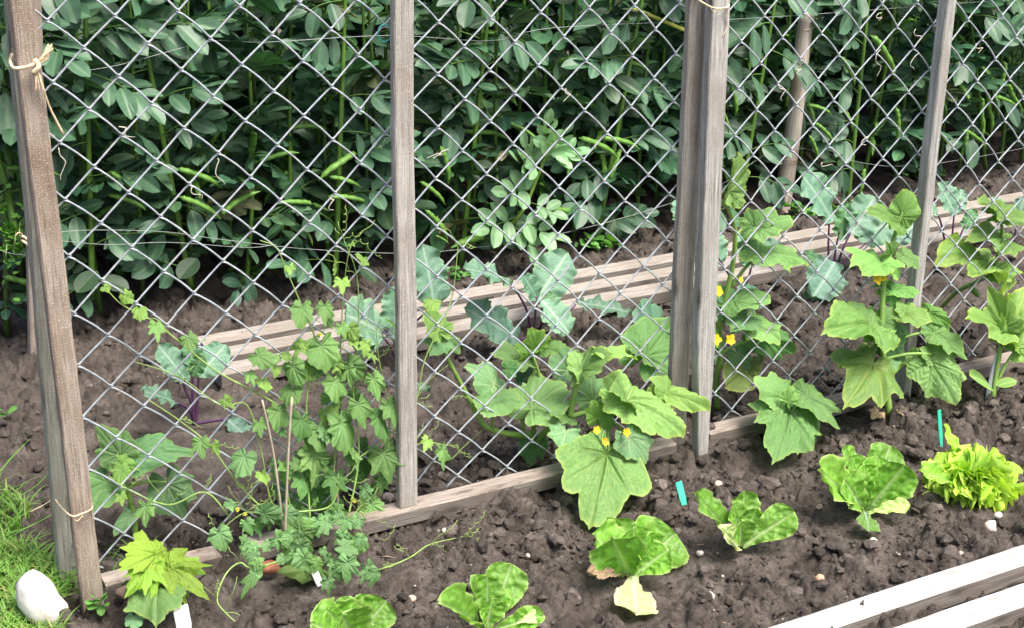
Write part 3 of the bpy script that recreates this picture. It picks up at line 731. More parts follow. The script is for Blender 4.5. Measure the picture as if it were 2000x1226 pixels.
# old bean stalks leaning at the left edge
root = thing('broad_bean_plant', 'leaning bean plant with a thick bright stalk left of the fence post', 'bean plant', G(45, 560))
tube_obj('stem', [G(48, 545), P(35, 470, 3.62), P(18, 400, 3.6), P(2, 330, 3.6), P(-30, 230, 3.6), P(-40, 60, 3.6)], [0.010, 0.0095, 0.009, 0.007], M_BSTEM, root, col=(1.05, 1.1, 0.9))
tube_obj('stem', [G(60, 530), P(50, 400, 3.72), P(22, 270, 3.72), P(10, 150, 3.74), P(15, -30, 3.75)], [0.010, 0.009, 0.007], M_BSTEM, root, col=(0.8, 0.95, 0.8))
for k in range(18):
    u, v = random.uniform(-60, 45), random.uniform(-40, 250)
    bean_extra(u, v, 3.66, random.uniform(-90, 90), random.uniform(-30, 60), -0.05, BL[k % 12], 'leaf', root, 1.0, (0, -0.6, 1))
for (u, v, du, dv) in ((8, 330, 60, -8), (20, 395, -50, 20), (15, 250, 40, 60), (5, 540, 60, 10)):
    bean_extra(u, v, 3.6, du, dv, -0.02, PODS[2], 'pod', root, 1.0, (0, 0, 1))
# the pods that show best, each on a stalk of its own plant
root = thing('broad_bean_plant', 'broad bean plant hung with a cluster of long pods right of the slim fence post', 'bean plant', G(1925, 330))
tube_obj('stem', [G(1925, 330), P(1915, 230, 3.74), P(1905, 120, 3.73), P(1890, -20, 3.72)], [0.008, 0.007, 0.005], M_BSTEM, root)
for (u, v, du, dv) in ((1915, 190, 20, 90), (1925, 180, 35, 90), (1935, 185, 50, 60), (1940, 190, 80, 5), (1965, 165, 40, 45), (1885, 255, 6, 80), (1880, 255, 60, 20), (1960, 120, 6, 60)):
    bean_extra(u, v, 3.66, du, dv, -0.01, PODS[int(rng.integers(5))], 'pod', root, 1.0, (1, 0, 0.3), (1.25, 1.2, 1.2))
for (u, v, du, dv) in ((1905, 120, -80, 10), (1900, 90, 70, -30), (1895, 40, -60, -40), (1897, 30, 80, 20), (1910, 160, 60, 50), (1920, 250, -70, 40)):
    bean_extra(u, v, 3.70, du, dv, -0.05, BL[int(rng.integers(12))], 'leaf', root, 1.0, (0, -0.6, 1))
def pod_plant(label, ub, vb, vt, pods, lean=0, yy=3.70):
    root = thing('broad_bean_plant', label, 'bean plant', G(ub, vb))
    tube_obj('stem', [P(ub, vb, yy), P(ub+lean*.3, vb*.7+vt*.3, yy), P(ub+lean*.7, vb*.3+vt*.7, yy-.01), P(ub+lean, vt, yy-.02)], [0.0085, 0.008, 0.0065, 0.005], M_BSTEM, root, col=(1.1, 1.1, 1))
    for (u, v, du, dv) in pods:
        b = P(u, v, yy-.06); t = P(u+du, v+dv, yy-.08); L = np.linalg.norm(t-b)
        obj('pod', PODS[2], root, frame(b, b+unit(t-b)*L/0.126, (0, -0.2, 1)), (1.15, 1.1, 1.1))
    n = 9
    for k in range(n):
        f = (k+.5)/n; u = ub+lean*f; v = vb+(vt-vb)*f
        bean_extra(u, v, yy-.01, random.choice([-1, 1])*random.uniform(40, 90), random.uniform(-50, 40), random.uniform(-.06, .0), BL[(k*5) % 12], 'leaf', root, random.uniform(.8, 1.05), (0, -0.6, 1), (1.05, 1.05, 1.05))
pod_plant('leaning broad bean plant with drooping pods behind the left mesh panel', 372, 560, -30, ((345, 335, -62, -6), (345, 330, 95, 15), (350, 385, 90, 22), (430, 420, 62, -60), (215, 335, 70, 40), (210, 380, 80, 12)), -110)
pod_plant('broad bean plant with pods just left of the middle post', 655, 545, -30, ((640, 345, 70, 5), (640, 385, 80, -8), (610, 400, -60, -20), (590, 440, 30, 35), (700, 300, -80, 30)), 20)
pod_plant('broad bean plant with pods just right of the middle post', 900, 520, -30, ((860, 285, 35, 70), (820, 355, 60, 30), (830, 410, 60, 45), (985, 460, -95, -5), (850, 460, 30, 10)), 60)
pod_plant('broad bean plant with a tilted stalk close to the third post', 1165, 470, -30, ((1130, 270, 85, 15), (1175, 270, 80, 0), (1215, 290, -30, 60), (1130, 420, -60, -30)), 95)
pod_plant('broad bean plant right of the round stake with many pods', 1655, 400, -30, ((1575, 205, 55, 4), (1590, 240, 50, 28), (1640, 205, 40, 40), (1700, 70, 70, 60), (1640, 110, 45, 45), (1750, 210, 20, 70), (1690, 330, -10, 55), (1580, 265, 30, 40)), 45)
pod_plant('broad bean plant with a sloping thick stalk left of the round stake', 1440, 420, -30, ((1410, 215, 25, 40), (1425, 160, 30, 60)), 80)
pod_plant('broad bean plant with a straight bright stalk nearest the left post', 180, 585, -30, ((230, 190, 70, -20), (215, 340, 60, 20)), -15)
# withered yellow stalk
yst = tube_obj('withered_stalk', [P(1235, 18, 3.72), P(1268, 30, 3.68), P(1300, 43, 3.66), P(1350, 66, 3.64)], [0.006, 0.0065, 0.006], plain_mat('yellowed_stalk', (0.42, 0.45, 0.08), 0.6, 0.2, 30))
tag(yst, 'yellowed broken bean stalk leaning beside the third post near the top', 'stalk')

# support wires strung through the beans
for nm, pts, lab in (('support_wire', [P(-60, 215, 3.64), P(95, 152, 3.62), P(230, 128, 3.62), P(410, 82, 3.62), P(520, 83, 3.63), P(760, 70, 3.62), P(960, 80, 3.64), P(1080, 55, 3.66), P(1400, 40, 3.66), P(1640, 25, 3.66), P(1900, 5, 3.66), P(2300, -20, 3.66)], 'thin upper steel wire strung along the bean row'),
                     ('support_wire', [P(-60, 470, 3.6), P(48, 498, 3.54), P(110, 455, 3.56), P(300, 452, 3.58), P(430, 468, 3.6), P(600, 487, 3.6), P(800, 495, 3.6), P(965, 480, 3.6), P(1060, 465, 3.61), P(1220, 425, 3.62), P(1400, 365, 3.66), P(1540, 290, 3.70), P(1780, 325, 3.66), P(2200, 250, 3.66)], 'thin lower steel wire strung along the foot of the bean row'),
                     ('support_wire', [P(48, 462, 3.54), P(200, 478, 3.57), P(330, 474, 3.58), P(480, 484, 3.6), P(540, 478, 3.6)], 'short kinked wire end hooked on the lower bean wire')):
    tag(tube_obj(nm, pts, 0.0007, M_THIN, k=5), lab, 'wire', 'bean support wires')

# ------------------------------------------------------------------ cucumbers
LEAFN = [0]
def leaf(root, kind, b, t, yb, yt, nh=(0, -0.75, 0.65), sx=1.0, mat=None, name='leaf', col=(1, 1, 1), **kw):
    LEAFN[0] += 1
    base = P(b[0], b[1], yb); tip = P(t[0], t[1], yt)
    me = palmate(name, kind, LEAFN[0]*13+1, mat=mat or M_CUC, **kw)
    g = 0.93+0.14*random.random()
    return obj(name, me, root, frame(base, tip, nh, sx*.87), tuple(c*g for c in col))
def stem(root, pts, rad, mat=None, name='stem', k=7):
    """pts: (u, v, y)"""
    return tube_obj(name, [P(*p) for p in pts], rad, mat or M_CSTEM, root, k=k)
def petiole(root, a, b, rad=0.003, mat=None):
    p0, p1 = P(*a), P(*b); mid = (p0+p1)/2+np.array([0, 0, 0.006])
    return tube_obj('petiole', [p0, mid, p1], [rad*1.2, rad, rad*.85], mat or M_CSTEM, root, k=6)
def flower(root, u, v, y, s=0.011, d=(0, -0.8, 0.5)):
    V0, Q0, A0 = blade_arrays(ELL, 5, 2, 0.36, fold=0.3, bend=0.3); parts = []
    b = P(u, v, y); n = unit(d); x = unit(np.cross(n, [0, 0, 1.0])); yv = np.cross(n, x)
    for k in range(5):
        a = k*2*math.pi/5+random.random()*.3; dirv = math.cos(a)*x+math.sin(a)*yv+0.45*n
        parts.append((xf(V0, frame(np.zeros(3), unit(dirv)*s*(.85+.3*random.random()), n)), Q0, 0, A0))
    parts.append((*tube_arrays(np.array([n*0.002, -n*0.004, -n*0.016]), [0.003, 0.0028, 0.0022], 6), 1, None))
    V, F, MI, A = join(parts)
    return obj('flower', mk('flower', V, F, [M_FLOWER, M_CSTEM], A, MI), root, Matrix.Translation(Vector(b)))
def tendril(root, pts, r=0.0007, mat=None, curl=None):
    p = catmull([P(*q) for q in pts], 6)
    if curl:
        n = len(p); t = np.linspace(0, 1, n*4); q = np.stack([np.interp(t, np.linspace(0, 1, n), p[:, i]) for i in range(3)], 1)
        a = t*curl*6.28; amp = 0.004*np.sin(np.pi*t)
        q[:, 0] += amp*np.cos(a); q[:, 2] += amp*np.sin(a); p = q
    V, F = tube_arrays(p-p[0], r, 4)
    return obj('tendril', mk('tendril', V, F, [mat or M_VSTEM]), root, Matrix.Translation(Vector(p[0])))
FACE = (-0.3, -0.8, 0.5); UP = (-0.1, -0.4, 0.9); HANG = (-0.38, -0.82, 0.42)

c1 = thing('cucumber_plant', 'cucumber plant behind the mesh right beside the left post', 'cucumber plant', G(265, 1050))
stem(c1, [(265, 1062, 2.55), (262, 1010, 2.55), (250, 960, 2.54), (240, 920, 2.54), (235, 890, 2.53)], [0.0062, 0.006, 0.005, 0.0035])
petiole(c1, (250, 960, 2.54), (275, 920, 2.52)); petiole(c1, (248, 950, 2.54), (325, 940, 2.51)); petiole(c1, (243, 930, 2.54), (205, 945, 2.53))
leaf(c1, 'cucumber', (236, 888), (190, 826), 2.53, 2.57, FACE, 0.85, col=(1.05, 1.08, 1.15))
leaf(c1, 'cucumber', (252, 893), (378, 893), 2.54, 2.50, (0.15, -0.5, 0.85), 0.62, M_CUCD, bend=.25, col=(1.2, 1.25, 1.2))
leaf(c1, 'cucumber', (328, 944), (362, 1012), 2.51, 2.48, HANG, 1.05, M_CUCD, tamp=.03, col=(1.25, 1.2, 1.2))
leaf(c1, 'cucumber', (206, 940), (176, 1005), 2.53, 2.50, FACE, 0.95, col=(.9, 1, 1.1))
leaf(c1, 'cucumber', (236, 905), (275, 915), 2.52, 2.50, FACE, 0.8, col=(1.25, 1.25, .9))
leaf(c1, 'cucumber', (236, 915), (236, 950), 2.50, 2.48, FACE, 0.8, col=(1.25, 1.25, .9))
leaf(c1, 'round', (255, 1005), (222, 1048), 2.54, 2.52, FACE, 0.45, M_CUCD, col=(1.3, 1.2, 1.3))
tendril(c1, [(262, 985, 2.54), (205, 955, 2.5), (165, 1005, 2.45)])

c2 = thing('cucumber_plant', 'sprawling cucumber plant with one huge pale leaf hanging over the board', 'cucumber plant', G(1040, 870))
stem(c2, [(1042, 880, 2.52), (1042, 850, 2.51), (1030, 850, 2.50), (985, 845, 2.49), (945, 828, 2.48), (912, 770, 2.48), (880, 710, 2.48), (862, 670, 2.48), (853, 648, 2.47)], [0.0078, 0.0076, 0.007, 0.0055, 0.004, 0.003])
stem(c2, [(1042, 868, 2.51), (1062, 845, 2.48), (1085, 825, 2.45), (1115, 812, 2.42), (1150, 806, 2.40), (1195, 822, 2.38)], [0.0072, 0.007, 0.006, 0.005])
petiole(c2, (1042, 850, 2.50), (1042, 800, 2.47), .0045); petiole(c2, (1025, 848, 2.49), (1012, 800, 2.48))
petiole(c2, (1113, 812, 2.42), (1128, 745, 2.40), .0062); petiole(c2, (1128, 750, 2.40), (1135, 722, 2.40), .005)
petiole(c2, (1190, 815, 2.38), (1216, 785, 2.35), .0048); petiole(c2, (1060, 760, 2.5), (1040, 690, 2.51), .003); petiole(c2, (1042, 805, 2.5), (1043, 690, 2.52), .003)
petiole(c2, (962, 838, 2.48), (962, 790, 2.46)); petiole(c2, (1195, 822, 2.38), (1228, 860, 2.33)); petiole(c2, (1185, 822, 2.38), (1190, 892, 2.30)); petiole(c2, (1195, 885, 2.31), (1220, 870, 2.34), .002)
leaf(c2, 'cucumber', (853, 646), (838, 596), 2.47, 2.49, (0.2, -0.9, -0.2), 1.0, col=(1.25, 1.2, .9), cup=-.15)
leaf(c2, 'cucumber', (862, 660), (838, 695), 2.47, 2.45, FACE, 1.05, M_CUCD, col=(1.1, 1.1, 1.1))
leaf(c2, 'cucumber', (868, 665), (900, 688), 2.48, 2.46, FACE, .9)
leaf(c2, 'cucumber', (963, 752), (905, 716), 2.50, 2.53, UP, 1.05, M_CUCD, col=(1.3, 1.2, 1.2), fold=.05)
leaf(c2, 'cucumber', (990, 720), (1018, 722), 2.49, 2.48, FACE, 1.1, M_CUCD, col=(.85, 1.1, .7))
leaf(c2, 'cucumber', (1020, 700), (955, 690), 2.53, 2.55, UP, .75)
leaf(c2, 'cucumber', (966, 782), (945, 815), 2.46, 2.42, UP, 1.2, col=(1, 1.05, 1.1))
leaf(c2, 'cucumber', (970, 782), (1022, 795), 2.46, 2.42, UP, 1.15, col=(1, 1.05, 1.1))
leaf(c2, 'cucumber', (1038, 800), (1108, 752), 2.46, 2.50, UP, .95, fold=.28, col=(1.1, 1.1, 1.1))
leaf(c2, 'cucumber', (1050, 790), (1020, 745), 2.48, 2.52, UP, .9, M_CUCD, col=(1.5, 1.4, 1.4))
leaf(c2, 'cucumber', (1158, 782), (1148, 720), 2.42, 2.45, (0, -.7, .7), 1.15, M_CUCD, col=(1.35, 1.25, 1.2), fold=.04)
leaf(c2, 'cucumber', (1136, 724), (1196, 690), 2.40, 2.36, UP, .95, fold=.3, col=(1.15, 1.1, 1))
leaf(c2, 'cucumber', (1134, 724), (1112, 680), 2.40, 2.44, UP, .8, fold=.3, col=(1.15, 1.1, 1))
leaf(c2, 'cucumber', (1180, 690), (1246, 703), 2.38, 2.34, (0, -.2, 1), .6, fold=.2, col=(1.2, 1.15, .9))
leaf(c2, 'cucumber', (1045, 680), (1030, 640), 2.52, 2.50, FACE, 1.0, col=(1.25, 1.25, .8))
leaf(c2, 'cucumber', (1050, 675), (1078, 655), 2.52, 2.50, UP, .9, col=(1.2, 1.2, .8))
leaf(c2, 'cucumber', (1060, 680), (1106, 672), 2.52, 2.50, UP, .8, col=(1.1, 1.15, 1))
leaf(c2, 'round', (1110, 720), (1085, 685), 2.56, 2.57, FACE, 1.2, M_CUCD, col=(1.6, 1.5, 1.6))
leaf(c2, 'round', (1030, 735), (1022, 690), 2.58, 2.58, FACE, .7, M_KOHL, col=(.7, .8, .8))
leaf(c2, 'cucumber', (1105, 842), (1095, 880), 2.38, 2.35, (0, -.6, .8), 1.35, M_CUCD, col=(1.35, 1.25, 1.35), tamp=.09, wave=.09)
leaf(c2, 'cucumber', (1110, 815), (1075, 812), 2.42, 2.40, UP, .7)
leaf(c2, 'cucumber', (1228, 852), (1262, 906), 2.285, 2.25, (0, -.75, .65), 1.05, M_CUCD, col=(1.4, 1.3, 1.35), tamp=.09)
leaf(c2, 'cucumber', (1222, 782), (1334, 856), 2.345, 2.28, (0.05, -.5, .86), .72, bend=.22, quilt=.05, col=(1.25, 1.18, 1.0), nt=130, nr=14)
leaf(c2, 'cucumber', (1222, 785), (1188, 765), 2.345, 2.33, UP, 1.1, fold=.3, col=(1.15, 1.15, 1))
leaf(c2, 'cucumber', (1300, 768), (1386, 804), 2.36, 2.30, (0, -.5, .85), .62, wave=.1, col=(1.3, 1.2, .85), bend=.1)
leaf(c2, 'cucumber', (1300, 770), (1270, 735), 2.36, 2.38, UP, 1.1, col=(1.25, 1.2, .9))
big = leaf(c2, 'cucbig', (1184, 888), (1150, 1034), 2.295, 2.175, (-.52, -.77, .36), .80, M_CUCY, bend=.05, cup=.03, wave=.03, quilt=.045, fold=.06, nt=180, nr=18, tamp=.02, teeth=34, col=(.62, .83, .92), veinw=.012)
big['label'] = 'huge pale yellow-green leaf with yellow margins hanging over the board'
leaf(c2, 'cucumber', (1165, 815), (1155, 780), 2.37, 2.38, FACE, 1.0, col=(1.2, 1.25, .7))
leaf(c2, 'cucumber', (1180, 815), (1190, 840), 2.36, 2.35, FACE, 1.0, col=(.95, 1.1, .6))
leaf(c2, 'cucumber', (1045, 860), (1030, 912), 2.50, 2.48, FACE, .9, M_CUCD, col=(.7, .85, .6))
for f in ((1163, 840, 2.29), (1180, 862, 2.275), (1222, 844, 2.27)): flower(c2, *f, s=.010)
tendril(c2, [(915, 775, 2.47), (893, 775, 2.46), (876, 780, 2.45)], curl=5); tendril(c2, [(1050, 868, 2.48), (1075, 885, 2.46), (1080, 895, 2.45), (1073, 893, 2.45)])
tendril(c2, [(875, 712, 2.47), (840, 740, 2.46), (815, 775, 2.45)]); tendril(c2, [(950, 832, 2.47), (930, 850, 2.46), (905, 872, 2.45), (880, 895, 2.44), (860, 880, 2.43)])

c3 = thing('cucumber_plant', 'tall cucumber plant climbing straight up beside the third post with yellow flowers', 'cucumber plant', G(1400, 790))
stem(c3, [(1402, 800, 2.53), (1400, 740, 2.52), (1408, 690, 2.50), (1405, 640, 2.49), (1416, 585, 2.48), (1431, 520, 2.47), (1436, 455, 2.46), (1425, 415, 2.45), (1408, 392, 2.45)], [0.0075, 0.007, 0.0068, 0.006, 0.0048, 0.0035])
petiole(c3, (1430, 560, 2.48), (1478, 500, 2.47), .0042); petiole(c3, (1406, 670, 2.49), (1470, 635, 2.46), .0045); petiole(c3, (1405, 690, 2.50), (1480, 660, 2.47)); petiole(c3, (1436, 460, 2.46), (1472, 440, 2.47))
petiole(c3, (1412, 400, 2.45), (1424, 372, 2.44)); petiole(c3, (1402, 720, 2.51), (1455, 700, 2.5))
leaf(c3, 'cucumber', (1423, 374), (1440, 296), 2.44, 2.46, (0.3, -.9, -.1), .82, col=(1.2, 1.15, .95), cup=-.1)
leaf(c3, 'cucumber', (1474, 442), (1548, 430), 2.46, 2.42, (0, -.6, .8), .85, col=(1.05, 1.1, 1.05))
leaf(c3, 'cucumber', (1474, 444), (1460, 405), 2.46, 2.47, FACE, 1.2, col=(1.05, 1.1, 1.05))
leaf(c3, 'cucumber', (1480, 496), (1576, 522), 2.46, 2.42, UP, .62, bend=.3, col=(1.05, 1.1, 1.0))
leaf(c3, 'cucumber', (1478, 500), (1440, 478), 2.47, 2.50, UP, 1.0, M_KOHL)
leaf(c3, 'cucumber', (1432, 590), (1506, 588), 2.47, 2.43, UP, .8, col=(1.05, 1.1, 1.05))
leaf(c3, 'cucumber', (1420, 600), (1395, 555), 2.48, 2.50, FACE, 1.0, M_CUCD, col=(1.5, 1.5, 1.5))
leaf(c3, 'cucumber', (1455, 622), (1425, 648), 2.46, 2.43, UP, 1.0, M_CUCD, col=(1.3, 1.3, 1.2))
leaf(c3, 'cucumber', (1475, 635), (1524, 672), 2.46, 2.42, UP, 1.05, col=(1.1, 1.1, 1.05))
leaf(c3, 'cucumber', (1480, 655), (1552, 690), 2.48, 2.46, FACE, .6, M_CUCD, col=(.9, 1.0, .7))
leaf(c3, 'cucumber', (1480, 660), (1490, 695), 2.49, 2.48, FACE, 1.1, M_CUCD, col=(1.2, 1.2, 1.3))
leaf(c3, 'round', (1455, 722), (1415, 758), 2.49, 2.47, FACE, .9, M_CUCY, col=(.7, .7, .8))
leaf(c3, 'cucumber', (1462, 720), (1492, 698), 2.49, 2.48, UP, .9, M_CUCY, col=(.8, .8, .9))
leaf(c3, 'cucumber', (1440, 690), (1460, 730), 2.50, 2.49, FACE, 1.0, M_CUCD)
leaf(c3, 'cucumber', (1385, 668), (1392, 712), 2.48, 2.46, FACE, .9, M_CUCD, col=(1.6, 1.5, 1.6))
leaf(c3, 'cucumber', (1402, 660), (1380, 655), 2.48, 2.46, FACE, .9, col=(.8, 1, .6))
for f in ((1400, 570, 2.415), (1396, 662, 2.415), (1424, 664, 2.415), (1446, 548, 2.44)): flower(c3, *f, s=.016 if f[0] < 1440 else .008)
c35 = thing('cucumber_plant', 'part-hidden cucumber plant with two broad leaves behind the mesh left of the third post', 'cucumber plant', G(1300, 770))
stem(c35, [(1300, 775, 2.62), (1298, 720, 2.6), (1290, 690, 2.6)], [0.006, 0.005, 0.004])
leaf(c35, 'cucumber', (1260, 695), (1318, 625), 2.58, 2.62, (0, -.7, .7), 1.0, col=(1.0, 1.1, 1.05), teeth=12)
leaf(c35, 'cucumber', (1262, 698), (1232, 690), 2.58, 2.56, UP, 1.0)

c4 = thing('cucumber_plant', 'young cucumber plant with three open leaves in front of the board', 'cucumber plant', G(1550, 868))
stem(c4, [(1548, 872, 2.29), (1546, 830, 2.30), (1542, 795, 2.31), (1540, 775, 2.31)], [0.005, 0.0045, 0.003])
petiole(c4, (1545, 805, 2.30), (1575, 775, 2.29)); petiole(c4, (1545, 810, 2.30), (1530, 775, 2.32))
leaf(c4, 'cucumber', (1540, 806), (1507, 908), 2.30, 2.20, (-.45, -.72, .52), .78, nt=130, nr=14, quilt=.05, col=(.98, 1.08, 1.0))
leaf(c4, 'cucumber', (1526, 776), (1472, 735), 2.32, 2.36, (0, -.6, .8), 1.1, col=(1.05, 1.1, 1.05))
leaf(c4, 'cucumber', (1574, 774), (1639, 838), 2.29, 2.22, (.2, -.6, .75), .78, bend=.3, col=(1.05, 1.1, 1.05))
leaf(c4, 'cucumber', (1568, 770), (1585, 750), 2.30, 2.32, UP, 1.2, col=(1.05, 1.1, 1.05))
leaf(c4, 'cucumber', (1538, 782), (1550, 752), 2.29, 2.29, FACE, 1.0, col=(1.15, 1.15, .95))
leaf(c4, 'cucumber', (1570, 812), (1594, 878), 2.31, 2.29, (.3, -.8, .4), .85, M_CUCD, col=(1.1, 1.1, 1.0))

c5 = thing('cucumber_plant', 'large cucumber plant with yellow-blotched leaves in front of the slim post', 'cucumber plant', G(1735, 803))
stem(c5, [(1737, 808, 2.32), (1733, 770, 2.33), (1728, 720, 2.34), (1722, 650, 2.35), (1726, 560, 2.37), (1737, 500, 2.39), (1752, 445, 2.40), (1762, 415, 2.40)], [0.0092, 0.008, 0.0065, 0.005, 0.0035])
petiole(c5, (1728, 720, 2.34), (1702, 712, 2.32), .004); petiole(c5, (1725, 700, 2.35), (1822, 690, 2.31), .004); petiole(c5, (1723, 670, 2.35), (1696, 642, 2.33)); petiole(c5, (1724, 650, 2.35), (1766, 612, 2.34)); petiole(c5, (1735, 735, 2.34), (1785, 700, 2.38), .0055); petiole(c5, (1760, 660, 2.36), (1825, 650, 2.33))
leaf(c5, 'round', (1760, 424), (1772, 370), 2.40, 2.41, FACE, .85, col=(1.1, 1.15, .8))
leaf(c5, 'cucumber', (1746, 436), (1690, 410), 2.40, 2.42, (0, -.5, .85), .75, col=(1.1, 1.15, .8))
leaf(c5, 'cucumber', (1738, 500), (1728, 470), 2.39, 2.38, FACE, .9, col=(1.05, 1.1, .9))
leaf(c5, 'cucumber', (1718, 520), (1658, 524), 2.38, 2.34, UP, .75, bend=.3, col=(1.05, 1.15, .9))
leaf(c5, 'cucumber', (1724, 518), (1768, 524), 2.38, 2.34, UP, .95, col=(1.05, 1.15, .9))
leaf(c5, 'cucumber', (1765, 500), (1792, 528), 2.38, 2.35, (0, -.6, .8), 1.05, col=(1.1, 1.15, 1))
leaf(c5, 'cucumber', (1735, 566), (1797, 576), 2.38, 2.35, UP, .6, col=(.9, 1.1, .8))
leaf(c5, 'cucumber', (1740, 570), (1760, 600), 2.37, 2.36, FACE, .9, M_CUCD, col=(.8, 1, .6))
leaf(c5, 'cucumber', (1697, 640), (1602, 655), 2.33, 2.27, (0, -.5, .86), .60, M_CUCY, col=(.62, .85, .85), nt=120, nr=12)
leaf(c5, 'cucumber', (1697, 638), (1655, 592), 2.33, 2.36, UP, .95, col=(1.1, 1.1, 1))
leaf(c5, 'cucumber', (1698, 640), (1730, 668), 2.33, 2.30, UP, 1.0, col=(1.1, 1.1, .9))
leaf(c5, 'cucumber', (1728, 628), (1752, 598), 2.35, 2.36, FACE, .9, col=(1.1, 1.15, 1.05))
leaf(c5, 'cucumber', (1766, 612), (1822, 630), 2.34, 2.29, UP, .95, M_CUCY, col=(.68, .88, .85))
leaf(c5, 'cucumber', (1766, 610), (1748, 588), 2.34, 2.36, UP, 1.1, col=(1.15, 1.15, .9))
leaf(c5, 'cucumber', (1815, 610), (1856, 633), 2.36, 2.33, FACE, .6, col=(.9, 1.1, .6))
yl = leaf(c5, 'cucbig', (1705, 710), (1645, 800), 2.32, 2.22, (-.6, -.7, .4), .66, M_CUCY, col=(.70, .86, .85), veinw=.05, nt=140, nr=14, quilt=.05, fold=.04)
yl['label'] = 'broad drooping leaf with yellow bands along its veins'
leaf(c5, 'cucumber', (1734, 708), (1752, 722), 2.33, 2.30, UP, 1.5, M_CUCD, col=(1.3, 1.3, 1.2))
leaf(c5, 'cucumber', (1730, 655), (1762, 708), 2.36, 2.34, FACE, .95, M_CUCD, col=(.95, 1.05, .9))
leaf(c5, 'cucumber', (1826, 650), (1884, 697), 2.33, 2.27, (0, -.6, .8), .8, col=(1.05, 1.12, .95))
leaf(c5, 'cucumber', (1820, 650), (1800, 632), 2.34, 2.36, UP, 1.2, M_CUCD)
leaf(c5, 'cucumber', (1816, 706), (1866, 792), 2.31, 2.23, (-.4, -.7, .6), .92, col=(1.05, 1.02, .95), nt=130, nr=14, quilt=.055)
leaf(c5, 'cucumber', (1816, 700), (1795, 678), 2.31, 2.33, UP, 1.1, col=(1.05, 1.05, .95))
flower(c5, 1710, 546, 2.33, .016); flower(c5, 1722, 544, 2.34, .012)
for (a, b2) in (((1715, 806), (1700, 815)), ((1757, 800), (1765, 812))):
    leaf(c5, 'cucumber', a, b2, 2.29, 2.27, UP, .7, M_BROWNLEAF, name='withered_leaf')

c6 = thing('squash_seedling', 'upright pale squash seedling with two seed leaves beside a white label at the right edge', 'squash plant', G(1940, 772))
stem(c6, [(1940, 776, 2.27), (1944, 740, 2.28), (1952, 690, 2.29), (1958, 655, 2.30)], [0.0068, 0.0062, 0.006, 0.005])
stem(c6, [(1946, 750, 2.28), (1962, 715, 2.28), (1985, 680, 2.28)], [0.0042, 0.004, 0.0035])
V, Q, A = blade_arrays(ELL, 8, 4, .30, fold=.1, bend=.15)
for (a, b2, yy) in (((1936, 756), (1894, 733), 2.26), ((1946, 752), (1986, 743), 2.25)):
    obj('seed_leaf', mk('seed_leaf', V, Q, [M_CUC], A), c6, frame(P(*a, 2.27), P(*b2, yy), UP), (1.2, 1.15, .9))
LC6 = (1.25, 1.2, .85)
leaf(c6, 'cucumber', (1958, 640), (1926, 556), 2.30, 2.33, (-.3, -.9, .2), .62, col=LC6, fold=.35)
leaf(c6, 'cucumber', (1962, 640), (1966, 570), 2.31, 2.36, (.3, -.9, .1), .8, col=LC6, fold=.3)
leaf(c6, 'cucumber', (1955, 655), (1884, 622), 2.30, 2.27, UP, .5, col=LC6)
leaf(c6, 'cucumber', (1975, 640), (2003, 560), 2.31, 2.34, FACE, .95, M_CUCY, col=(.8, .95, .9), wave=.09)
leaf(c6, 'cucumber', (1968, 650), (2015, 605), 2.30, 2.28, UP, .7, col=LC6)
leaf(c6, 'cucumber', (1958, 655), (1990, 668), 2.29, 2.26, UP, 1.0, col=LC6)
leaf(c6, 'cucumber', (1985, 680), (2030, 650), 2.28, 2.27, FACE, 1.0, col=LC6)
leaf(c6, 'cucumber', (1950, 650), (1955, 610), 2.28, 2.27, FACE, .55, col=LC6)
leaf(c6, 'cucumber', (1950, 625), (1925, 600), 2.36, 2.40, FACE, 1.4, M_CUCD, col=(1.5, 1.4, 1.5))
c7 = thing('cucumber_plant', 'pale cucumber runner behind the mesh at the right edge with a tiny fruit', 'cucumber plant', G(1850, 600))
stem(c7, [(1840, 600, 2.72), (1870, 570, 2.62), (1910, 550, 2.53), (1940, 530, 2.49), (1950, 490, 2.48), (1957, 450, 2.47), (1950, 420, 2.47)], [0.006, 0.006, 0.005, 0.0035])
leaf(c7, 'cucumber', (1925, 525), (1822, 520), 2.50, 2.47, UP, .6, M_CUCY, col=(.75, .95, .9), wave=.09, bend=.25)
leaf(c7, 'cucumber', (1940, 535), (2000, 535), 2.49, 2.45, (0, -.5, .86), .8, col=(1.25, 1.2, .85))
leaf(c7, 'cucumber', (1955, 472), (1882, 474), 2.48, 2.46, (0, -.5, .86), .6, col=(1.25, 1.2, .9))
leaf(c7, 'cucumber', (1950, 422), (2015, 425), 2.47, 2.44, UP, .8, col=(1.2, 1.15, .8))
leaf(c7, 'cucumber', (1945, 415), (1910, 400), 2.47, 2.45, UP, .8, col=(1.2, 1.15, .8))
tube_obj('fruit', [P(1892, 560, 2.55), P(1902, 568, 2.54), P(1912, 580, 2.53)], [0.003, 0.0075, 0.008, 0.004], M_CSTEM, c7, col=(.8, .9, .8))

